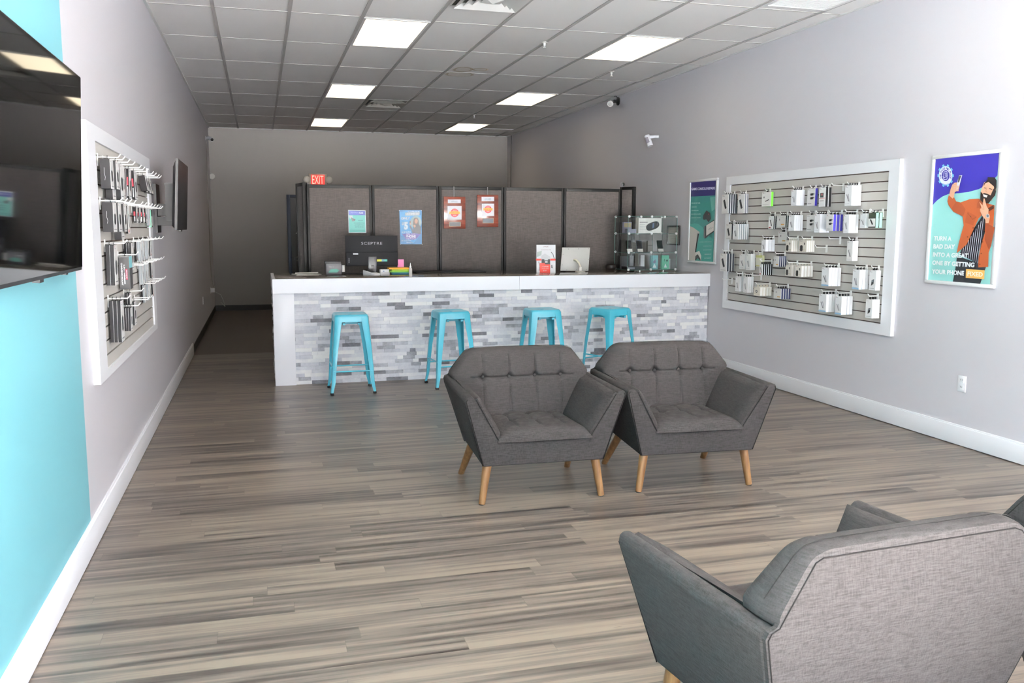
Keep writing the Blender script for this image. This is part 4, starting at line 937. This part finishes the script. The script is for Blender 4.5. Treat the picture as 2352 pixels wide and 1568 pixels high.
P.text('A MONTH', (1580,870), (1698,868), (1580,846), 'DCEAF6', .03); P.poly([(1588,878),(1828,878),(1780,935),(1740,955),(1640,950)], '473C86')
P.poly([(1632,872),(1770,872),(1768,950),(1640,950)], '5A4E9C'); P.text('CELL AND', (1640,888), (1762,888), (1640,874), 'E8E4F4', .03); P.text('PHONE', (1640,930), (1764,930), (1640,894), 'F6F4FC', .06); P.text('INSURANCE', (1644,950), (1764,950), (1644,934), 'E8E4F4', .03)
P.text('SEE AN ASSOCIATE', (1580,974), (1706,974), (1580,960), 'DCEAF6', .02); P.text('FOR DETAILS', (1645,998), (1732,998), (1645,984), 'DCEAF6', .02)
P.ob('poster_sheet', t)
b = MB()
for u, v in ((1552,576),(1838,580),(1568,1015),(1845,1012)): q = at(640+u/5.6, 380+v/5.6, 1, IY-.002); b.lathe(tuple(q), [(.004, 0), (.004, -.003)], C('E8E8E8'), 10, 1)
b.ob('push_pins', t)
def plaque(label, u0, v0, u1, v1, us, vs_, em):
    q0 = at(980+u0/5.6, 400+v0/5.6, 1, FY-.02); q1 = at(980+u1/5.6, 400+v1/5.6, 1, FY-.02)
    t = thing('award_plaque', label, 'plaque', (0, 0, 0), 0, 'wooden award plaques hanging on the middle panel')
    b = MB(); b.box((q0.x, FY-.022, q1.z), (q1.x, FY-.001, q0.z), M_plaque); b.ob('wood_board', t, bevel=.003)
    P = Print(980, 400, 5.6, 1, FY-.0225, -1)
    for (a, c, d, e), col in em['r']: P.rect((a, c), (d, e), col)
    cx_, cy_, r = em['c']; P.ell((cx_, cy_), r, r*1.02, 'D2474E', 30)
    P.text(em['y'], (cx_-r*.45, cy_-r*.5), (cx_+r*.45, cy_-r*.5), (cx_-r*.45, cy_-r*.75), 'F8DCD0', .03)
    P.poly([(cx_-r*1.35, cy_+r*.3), (cx_-r*1.2, cy_), (cx_-r*1.3, cy_-r*.3), (cx_-r, cy_-r*.32), (cx_, cy_-r*.42), (cx_+r, cy_-r*.32), (cx_+r*1.3, cy_-r*.3), (cx_+r*1.2, cy_), (cx_+r*1.35, cy_+r*.3), (cx_+r, cy_+r*.22), (cx_, cy_+r*.34), (cx_-r, cy_+r*.22)], 'E8B84A')
    P.text('READERS CHOICE', (cx_-r*.95, cy_+r*.1), (cx_+r*.95, cy_+r*.1), (cx_-r*.95, cy_-r*.15), 'B5542C', .03); P.text('WINNER', (cx_-r*.4, cy_+r*.75), (cx_+r*.4, cy_+r*.75), (cx_-r*.4, cy_+r*.5), 'F8DCD0', .03)
    l = em['l']; P.text('AWARD', (l[0], l[1]), (l[2], l[1]), (l[0], l[3]), '8C98A8', .0)
    P.ob('printed_plates', t)
    a = at(980+us/5.6, 400+vs_/5.6, 1, FY-.002)
    b = MB(); b.box((a.x-.006, FY-.003, q0.z-.01), (a.x+.006, FY-.001, PT+.002), M_black); b.box((a.x-.006, FY-.003, PT+.0005), (a.x+.006, PY+.03, PT+.003), M_black); b.ob('hanging_strap', t)
plaque('left wooden plaque with red and gold seal, hanging slightly lower', 218, 287, 500, 700, 350, 145, {'r': [((272,325,438,373), 'E4E6EA'), ((268,408,450,583), 'F0F0F2'), ((290,612,440,672), 'A88B6A'), ((294,617,436,668), '2A2A2E')], 'c': (360,497,54), 'y': '2019', 'l': (318,362,400,340)})
plaque('right wooden plaque with red and gold seal, hanging slightly higher', 648, 262, 922, 678, 783, 155, {'r': [((706,290,868,348), 'E4E6EA'), ((709,378,868,537), 'F0F0F2'), ((718,566,862,630), 'A88B6A'), ((722,571,858,626), '34404C')], 'c': (789,452,48), 'y': '2020', 'l': (745,333,830,308)})
# small ball camera standing on the right end of the partition
t = thing('web_camera', 'small ball camera with black face on top of partition', 'camera', (4.36, PY, 2.04)); 
b = MB(); b.lathe((0, 0, .0), [(.022, .0), (.018, .012), (.010, .02)], C('C8C8CC'), 16); b.ob('stand', t, smooth=40)
b = MB(); b.lathe((0, -.0, .042), [(.004, .028), (.018, .023), (.026, .010), (.028, 0), (.026, -.012), (.02, -.018)], C('BFC0C6'), 20, 1); b.ob('shell', t, smooth=True)
b = MB(); b.lathe((0, 0, .042), [(.023, -.017), (.022, -.024), (.012, -.028)], M_black, 20, 1); b.ob('lens_face', t, smooth=True)
# EXIT sign
q = at(730, 412, 1, YB-.04); qx = q.x
t = thing('exit_sign', 'lit red EXIT sign with two emergency lamps above partition', 'exit sign', (qx, YB, 2.43))
b = MB(); b.box((-.165, -.05, -.115), (.165, 0, .115), C('C9BBAF')); b.ob('housing', t, bevel=.008)
M_exit = mat('lit_red_exit_panel', 'FF2A22', .4, emit=.9); M_exit2 = mat('lit_pale_exit_letters', 'FF8A78', .4, emit=1.5)
b = MB(); b.box((-.125, -.053, -.092), (.125, -.05, .092), M_exit); b.ob('face_panel', t)
b = MB(); text(b, 'EXIT', (-.105, -.0545, -.078), (.105, -.0545, -.078), (-.105, -.0545, .078), M_exit2, .0); b.ob('lettering', t, fix=False)
for s in (-1, 1):
    b = MB(); b.lathe((s*.205, -.06, 0), [(.035, .05), (.062, .03), (.066, -.01), (.055, -.02), (.03, -.022)], C('D8D5CE', .25), 18, 1); b.ob('lamp_head', t, smooth=40)

# ================================================================== ON THE COUNTER
CZ = 1.048
def bottom(px_, py_): return at(px_, py_, 2, CZ)
# monitor seen from the back
MY = 9.60; a = at(792.7, 541, 1, MY); c = at(914, 610, 1, MY)
t = thing('computer_monitor', 'black computer monitor seen from the back on the counter', 'monitor', ((a.x+c.x)/2, MY, CZ)); mw, z0, z1 = (c.x-a.x)/2, c.z-CZ, a.z-CZ
b = MB(); b.box((-mw, 0, z0), (mw, .012, z1), mat('matt_black_shell', '15161A', .6, spec=.15)); b.box((-mw+.004, -.035, z0+.004), (mw-.004, 0, z0+(z1-z0)*.46), mat('matt_black_shell', '15161A', .6, spec=.15)); b.ob('back_shell', t, bevel=.003)
b = MB(); b.box((-mw+.006, .012, z0+.012), (mw-.006, .014, z1-.006), M_screen); b.ob('screen', t)
b = MB(); P = Print(640, 380, 5.6, 1, MY-.001, -1); P.text('SCEPTRE', (1062,1018), (1332,1018), (1062,982), '9A9AA2', .0, 1.1); P.mb.v = [tuple(Vector(v)-t.location) for v in P.mb.v]; P.ob('brand_lettering', t)
P = Print(640, 380, 5.6, 1, MY-.0365, -1); P.rect((957,1126), (1023,1146), 'C9C9CC'); P.rect((1264,1206), (1325,1234), 'C9C92E'); P.rect((1325,1206), (1362,1234), '3E7F8C'); P.rect((1362,1206), (1398,1234), '35B0A0')
for k in range(5): P.rect((900,1192+13*k), (910,1198+13*k), 'B8B8BC', 1 if k == 0 else 0)
P.mb.v = [tuple(Vector(v)-t.location) for v in P.mb.v]; P.ob('port_stickers', t)
b = MB(); b.box((-.045, -.055, 0), (.045, -.035, z0+.10), C('26262C', .3)); b.box((-.015, -.0565, .045), (.015, -.055, .10), C('08080A', .3)); b.box((-.12, -.06, 0), (.12, .12, .010), M_black); b.ob('stand', t, bevel=.003)
# label printer
t = thing('label_printer', 'dark grey label printer at the left end of the counter', 'printer', (.745, 9.55, CZ), .0)
b = MB(); b.box((-.08, -.09, 0), (.085, .10, .125), C('4A4A50', .4)); b.ob('body', t, bevel=.008)
b = MB(); b.box((-.088, -.05, .09), (.088, .09, .143), C('222226', .4)); b.ob('lid', t, bevel=.01)
b = MB(); b.add([(-.055+.0, -.0915, .028), (.035, -.0915, .026), (.06, -.0915, .05), (.03, -.0915, .066), (-.03, -.0915, .062)], [(0,1,2,3,4)], C('3F8F80')); b.box((-.05, -.092, .082), (-.02, -.09, .09), C('C8C8CC')); b.box((-.01, -.092, .082), (0, -.09, .09), C('C8C8CC')); b.ob('front_sticker', t, fix=False)
b = MB(); b.tube([(.105, -.03, .03), (.105, -.03, .10)], .018, C('DAD8D4'), 14); tag(b.ob('label_roll', smooth=40), None, None); lr = bpy.data.objects['label_roll']; lr.parent = t
b = MB(); pts = [(.86, 9.52, CZ+.006), (.87, 9.5, CZ+.006), (.95, 9.6, CZ+.006), (1.03, 9.52, CZ+.008), (1.06, 9.42, CZ+.012)]
b.tube(pts, .004, M_black, 8); tag(b.ob('power_cable', smooth=True), 'black cable on the counter between printer and card terminal', 'cable')
# papers
a = bottom(675, 631); b = MB()
for k in range(3): b.box((-.14+.01*k, -.10, .0012*k), (.13-.008*k, .10-.01*k, .0012*k+.001), C('E4E0DA'))
o = b.ob('paper_stack', loc=(.485, 9.75, CZ)); o.rotation_euler = (0, 0, .25); tag(o, 'loose white papers lying at the left end of counter', 'paper')
b = MB(); b.tube([(-.12, 0, .008), (.12, 0, .012)], .007, C('D9D5CE'), 8); o = b.ob('rolled_paper', loc=(.48, 9.70, CZ+.004), smooth=40); tag(o, 'thin rolled white paper on the loose papers', 'paper roll')
# card terminal
t = thing('card_terminal', 'white card payment terminal in front of the monitor', 'card reader', (1.125, 9.33, CZ), math.radians(35))
b = MB(); b.prism([(-.042, -.09, 0), (-.042, .09, 0), (-.042, .09, .055), (-.042, -.09, .022)], (.084, 0, 0), C('ECECEE', .3)); b.ob('body', t, bevel=.006, seg=3)
b = MB(); b.prism([(-.036, -.04, .0325), (-.036, .084, .0552), (-.036, .084, .0565), (-.036, -.04, .0338)], (.072, 0, 0), C('17171A', .1)); b.ob('display', t)
# business cards box
t = thing('card_holder', 'small white box of business cards beside the monitor stand', 'card holder', (1.285, 9.50, CZ))
b = MB(); b.box((-.05, -.03, 0), (.05, .03, .006), C('D8D8DC')); b.box((-.05, .024, 0), (.05, .03, .05), C('D8D8DC')); b.box((-.05, -.03, .006), (.05, -.026, .025), C('D8D8DC')); b.ob('tray', t)
b = MB(); b.box((-.045, -.025, .006), (.045, .022, .052), C('F0F0F2')); b.box((-.02, -.0255, .030), (-.005, -.025, .038), C('5A78A8')); b.ob('cards', t)
# pads and cloths
for k, (c_, dx, w_, d_, h_, z_, rz, nm, lb) in enumerate((('2E5E86', .0, .20, .13, .010, .0, .02, 'folded_pad', 'dark blue pad at the bottom of the colourful pile'), ('3FA0A8', .0, .20, .12, .012, .010, -.03, 'folded_pad', 'teal pad in the colourful pile, second from bottom'),
        ('8CC63F', -.01, .22, .13, .018, .022, .04, 'folded_pad', 'bright green pad in the middle of the colourful pile'), ('B9CC3A', .01, .21, .12, .014, .040, -.05, 'folded_pad', 'lime yellow pad just under the topmost orange pad'), ('F2A92E', -.02, .22, .12, .018, .054, .03, 'folded_pad', 'orange yellow pad on top of the colourful pile'))):
    b = MB(); b.box((-w_/2, -d_/2, 0), (w_/2, d_/2, h_), C(c_)); o = b.ob(nm, bevel=.004, loc=(1.452+dx, 9.50, CZ+z_)); o.rotation_euler = (0, 0, rz); tag(o, lb, 'pad', 'colourful pads piled on the counter')
t = thing('sticky_note', 'bright pink sticky note card standing behind colourful pads', 'sticky note', (1.474, 9.585, CZ)); b = MB(); b.box((-.034, 0, 0), (.034, .003, .155), C('F08CC0')); b.box((-.034, -.006, 0), (.034, .0, .002), C('F08CC0')); b.ob('note', t)
t = thing('squeeze_bottle', 'clear squeeze bottle with pointed nozzle near counter front', 'bottle', (1.476, 8.955, CZ))
b = MB(); b.lathe((0, 0, 0), [(.015, 0), (.0175, .003), (.0175, .075), (.016, .085), (.009, .093)], C('D2CDC6', .15), 20); b.ob('bottle_body', t, smooth=40)
b = MB(); b.lathe((0, 0, .093), [(.010, 0), (.010, .014), (.006, .018), (.0025, .048), (.0015, .050)], C('F0EFEC', .3), 16); b.ob('nozzle', t, smooth=40)
b = MB(); b.box((-.40, -.15, 0), (.40, .15, .012), C('141416', .7)); o = b.ob('work_mat', bevel=.003, loc=(2.06, 9.84, CZ)); tag(o, 'long black work mat lying along the counter behind the bottle', 'mat')
# leaflet stand
t = thing('leaflet_stand', 'upright acrylic stand with red and white advertising leaflet', 'leaflet holder'); SY = 9.34
P = Print(980, 400, 5.6, 1, SY, -1); a = P.p(1412, 908); c = P.p(1655, 1296)
b = MB(); b.box((a.x-.004, SY+.0005, CZ), (c.x+.004, SY+.004, a.z+.004), M_glass); b.box((a.x-.004, SY-.07, CZ), (c.x+.004, SY+.07, CZ+.003), M_glass); b.ob('acrylic_holder', t)
P.rect((1412,908), (1657,1268), 'EDEDEF'); P.poly([(1420,1000),(1480,985),(1475,1040),(1430,1060),(1415,1060)], 'B9C4BE'); P.rect((1408,1085), (1657,1110), 'E2473A'); P.line([(1600,1000),(1625,1030),(1640,1085)], 7, '3A3A3E'); P.line([(1440,1125),(1455,1180),(1445,1240)], 6, '55555A')
P.poly([(1475,1050),(1520,1020),(1590,1060),(1590,1165),(1475,1165)], 'D8D8DA'); P.rect((1478,1092), (1588,1160), '1B1B1E'); P.rect((1514,1062), (1560,1108), 'D2D6D8'); P.rect((1520,1118), (1556,1136), 'E8E8EA')
P.poly([(1455,1142),(1520,1142),(1522,1158),(1588,1158),(1588,1268),(1455,1268)], 'E2473A')
for s_, u0, u1, v, h_ in (('CHARGERS', 1500, 1565, 938, 14), ('AND CABLES FOR ANY PHONE', 1470, 1600, 975, 8)): P.text(s_, (u0, v), (u1, v), (u0, v-h_), '8A4A4A', .0)
for s_, u0, u1, v, h_ in (('A CHARGER', 1480, 1568, 1192, 12), ('FOR EVERY DEVICE', 1480, 1568, 1212, 9), ('$10', 1500, 1542, 1248, 18)): P.text(s_, (u0, v), (u1, v), (u0, v-h_), 'F8EEEC', .02)
P.line([(1610,1165),(1620,1205),(1604,1200),(1608,1170)], 6, '2A2A2C'); P.ob('leaflet', t)
# tablet
t = thing('tablet', 'white tablet computer seen from behind on a curved neck stand', 'tablet', (3.50, 9.60, CZ))
TY = 9.60; cs = [at(980+u/5.6, 400+v/5.6, 1, TY+d_)-t.location for u, v, d_ in ((1742,942,.03),(2103,942,.03),(2080,1246,0),(1720,1242,0))]
b = MB(); b.prism(cs, (0, .010, 0), C('C9C8C4', .35)); b.ob('back_shell', t, bevel=.003)
b = MB(); inn = [cs[0].lerp(cs[2], .03), cs[1].lerp(cs[3], .03), cs[2].lerp(cs[0], .03), cs[3].lerp(cs[1], .03)]; b.poly([p+Vector((0, .0105, 0)) for p in inn], M_screen); b.ob('screen', t, fix=False)
b = MB()
for u, v in ((1822,962),(1950,960),(2075,958),(1750,1030),(1740,1165),(1798,1230),(1922,1228),(2050,1225),(2076,1095)):
    q = at(980+u/5.6, 400+v/5.6, 1, TY+.012)-t.location; b.lathe((q.x, q.y-.014, q.z), [(.003, 0), (.003, .008)], C('6A6A6C'), 8, 1)
b.ob('screws', t)
q = [at(980+u/5.6, 400+v/5.6, 1, y) - t.location for u, v, y in ((1900,1100,TY+.005),(1925,1108,TY-.03),(1958,1140,TY-.06),(1975,1190,TY-.08))]
b = MB(); b.tube(q+[Vector((q[-1].x, q[-1].y, .055))], [.014, .012, .011, .011, .012], C('E6DFCB', .35), 14); b.lathe((q[-1].x, q[-1].y, 0), [(.06, 0), (.06, .004), (.022, .010), (.020, .055), (.012, .06)], C('EDEAE2', .3), 20); b.ob('neck_stand', t, smooth=40)
# dark round speaker bowl
b = MB(); b.lathe((0, 0, 0), [(.042, 0), (.058, .012), (.064, .035), (.060, .056), (.045, .068), (.02, .071)], C('2A2220', .5), 28); tag(b.ob('round_speaker', loc=(4.06, 9.90, CZ), smooth=40), 'dark brown rounded speaker left of the glass display case', 'speaker')
# ---- glass display case
GX0, GX1, GY0, GY1, GT = 4.112, 4.735, 9.52, 9.92, CZ+.635
t = thing('glass_display_case', 'clear glass cube display case with chrome clips on the counter', 'display case', (GX0, GY0, CZ)); gw, gd, gh = GX1-GX0, GY1-GY0, GT-CZ
DV = .315
def gp(name, a, c): b = MB(); b.box(a, c, M_glass); 
def glasspane(a, c):
    b = MB(); b.box(a, c, M_glass); o = b.ob('glass_panel', t)
    ax = min(range(3), key=lambda i: c[i]-a[i]); e = MB(); r = .0022      # green polished edges of the pane
    oth = [i for i in range(3) if i != ax]; m = (a[ax]+c[ax])/2
    def pt(u, v): p = [0, 0, 0]; p[ax] = m; p[oth[0]] = u; p[oth[1]] = v; return tuple(p)
    A0, A1, B0, B1 = a[oth[0]], c[oth[0]], a[oth[1]], c[oth[1]]
    for p, q in (((A0, B0), (A1, B0)), ((A1, B0), (A1, B1)), ((A1, B1), (A0, B1)), ((A0, B1), (A0, B0))): e.tube([pt(*p), pt(*q)], r, M_gedge, 6)
    e.ob('polished_edge', o)
T = .004
glasspane((0, 0, .012), (gw, T, gh)); glasspane((0, gd-T, .012), (gw, gd, gh)); glasspane((0, T, .012), (T, gd-T, gh)); glasspane((gw-T, T, .012), (gw, gd-T, gh)); glasspane((DV-.002, T, .012), (DV+.002, gd-T, .43))
SH = [.012, .215, .435, gh]
for z in SH: glasspane((T, T, z-.004), (gw-T, gd-T, z))
for x in (0, gw/2.1, gw):
    for z in (.017, SH[1], SH[2], gh-.004):
        for y in (0, gd):
            b = MB(); b.lathe((x+(.012 if x == 0 else -.012 if x == gw else 0), y-.006 if y == 0 else y-.006, z), [(.012, 0), (.0145, .003), (.0145, .014), (.010, .017)], M_clip, 12, 1); b.ob('chrome_clip', t, smooth=40)
for x in (.16, .46):
    b = MB(); b.lathe((x, -.006, gh-.006), [(.012, 0), (.0145, .003), (.0145, .014), (.010, .017)], M_clip, 12, 1); b.ob('chrome_clip', t, smooth=40)
    b = MB(); b.lathe((x, .01, 0), [(.010, 0), (.010, .012)], M_clip, 12); b.ob('chrome_foot', t, smooth=40)
ob3 = Vector((GX0, GY0, CZ))
def inside(name, label, cat, x, y, zi, build, rz=0, grp=None):
    tt = thing(name, label, cat, tuple(ob3+Vector((x, y, SH[zi]+.003))), rz, grp); build(tt); return tt
def spk(tt):
    b = MB(); b.box((-.145, -.04, 0), (.145, .04, .175), C('F0EEE9', .4)); b.ob('carton', tt)
    b = MB(); pts = []
    for k in range(32):
        a_ = 2*math.pi*k/32; ex = .088*abs(math.cos(a_))**.7*(1 if math.cos(a_) > 0 else -1); ez = .042*abs(math.sin(a_))**.8*(1 if math.sin(a_) > 0 else -1); pts.append((.035+ex*.93-ez*.3, -.0405, .085+ez+ex*.32))
    b.poly(pts, C('22262C')); b.poly([(.03, -.041, .06), (.055, -.041, .068), (.055, -.041, .12), (.035, -.041, .118)], C('5A6E90')); b.poly([(.085, -.041, .085), (.105, -.041, .10), (.10, -.041, .135), (.09, -.041, .13)], C('5A4E58'))
    for k in range(4): b.poly([(-.13, -.041, .04+.02*k), (-.05-.01*(k % 2), -.041, .04+.02*k), (-.05-.01*(k % 2), -.041, .043+.02*k), (-.13, -.041, .043+.02*k)], C('B5B5B8'))
    b.poly([(-.13, -.041, .125), (-.03, -.041, .125), (-.03, -.041, .131), (-.13, -.041, .131)], C('55555A')); b.ob('carton_print', tt, fix=False)
inside('speaker_carton', 'white carton picturing a black portable speaker, top shelf of case', 'boxed speaker', .30, .10, 2, spk)
def phone(dark, tag_):
    def f(tt):
        M = Matrix.Rotation(math.radians(-18), 4, 'X'); b = MB(); b.box((-.036, 0, 0), (.036, .008, .145), C(dark, .12), M); b.ob('phone_body', tt, bevel=.004)
        b = MB(); b.box((-.033, -.0008, .006), (.033, 0, .139), C('0E0F12', .06), M); b.ob('screen', tt)
        if tag_: b = MB(); b.box((-.034, -.012, 0), (.034, -.010, .036), C('E6E3DD'), M); b.ob('price_tag', tt)
    return f
G_ = 'phones standing in the glass case'
inside('mobile_phone', 'black phone with white price tag, right middle shelf of case', 'phone', .475, .12, 1, phone('1A1A1C', 1), 0, G_)
inside('mobile_phone', 'dark phone with white price tag, left end of middle shelf', 'phone', .065, .10, 1, phone('242428', 1), 0, G_)
inside('mobile_phone', 'blue-grey phone with white tag, centre of middle shelf', 'phone', .20, .10, 1, phone('3E4456', 1), 0, G_)
def plainbox(w_, d_, h_, col, prints=()):
    def f(tt):
        b = MB(); b.box((-w_/2, -d_/2, 0), (w_/2, d_/2, h_), C(col, .4)); b.ob('carton', tt)
        if prints:
            b = MB()
            for pts, c_ in prints: b.poly([(x_, -d_/2-.0006, z_) for x_, z_ in pts], C(c_))
            b.ob('carton_print', tt, fix=False)
    return f
buds = [([(-.022, .10), (-.010, .125), (-.006, .10), (-.010, .085), (-.012, .11)], '1E3A3A'), ([(.008, .10), (.02, .12), (.032, .105), (.018, .08), (.016, .10)], '1E3A3A'), ([(-.018, .02), (.0, .07), (.022, .02)], 'EAF4F4')]
inside('earbud_box', 'light blue-green earbud box, left of two at case bottom', 'boxed earbuds', .365, .07, 0, plainbox(.088, .04, .165, '86C2C8', [([(-.02, .09), (.01, .12), (.016, .08), (-.01, .07)], '8E88A8'), ([(-.026, .02), (0, .07), (.026, .02)], 'EEF6F8')]), 0, 'teal earbud boxes in the glass case')
inside('earbud_box', 'mint green earbud box with black earbuds, right case bottom', 'boxed earbuds', .505, .07, 0, plainbox(.090, .04, .165, '72C2A6', buds), 0, 'teal earbud boxes in the glass case')
inside('pale_box', 'pale grey wedge box in the bottom right case corner', 'box', .585, .16, 0, plainbox(.05, .05, .12, 'B9C9C8'), .3)
inside('game_console', 'flat dark console box lying at the case bottom left', 'console', .13, .12, 0, plainbox(.24, .16, .035, '2A2C32', [([(-.11, .006), (-.02, .006), (-.02, .028), (-.11, .028)], '8A8E98')]))
inside('accessory_box', 'tall white box standing upright at case bottom centre', 'box', .268, .20, 0, plainbox(.05, .05, .165, 'D8D8DC'), 0)
inside('accessory_box', 'dark tall box at the case bottom, far left', 'box', .07, .28, 0, plainbox(.075, .04, .15, '5A5C60'), 0)
inside('accessory_box', 'grey tall box at the case bottom, second from left', 'box', .165, .28, 0, plainbox(.05, .04, .155, '8A8A8E'), 0)
inside('accessory_box', 'lavender box with a photo label, left top shelf', 'box', .09, .25, 2, plainbox(.10, .05, .13, '8E8CA2', [([(-.045, .07), (.045, .07), (.045, .12), (-.045, .12)], 'A89A78')]))
inside('accessory_box', 'flat lavender grey box at the left front, top shelf', 'box', .075, .10, 2, plainbox(.11, .07, .05, '9496A6'))
inside('accessory_box', 'light grey box at the right of the middle shelf', 'box', .365, .20, 1, plainbox(.065, .04, .13, '9E9A96', [([(-.03, .075), (.03, .075), (.03, .08), (-.03, .08)], '3A3A3C')]))
inside('accessory_box', 'wide grey box at the back of the middle shelf', 'box', .22, .27, 1, plainbox(.12, .05, .11, '8B8884'))
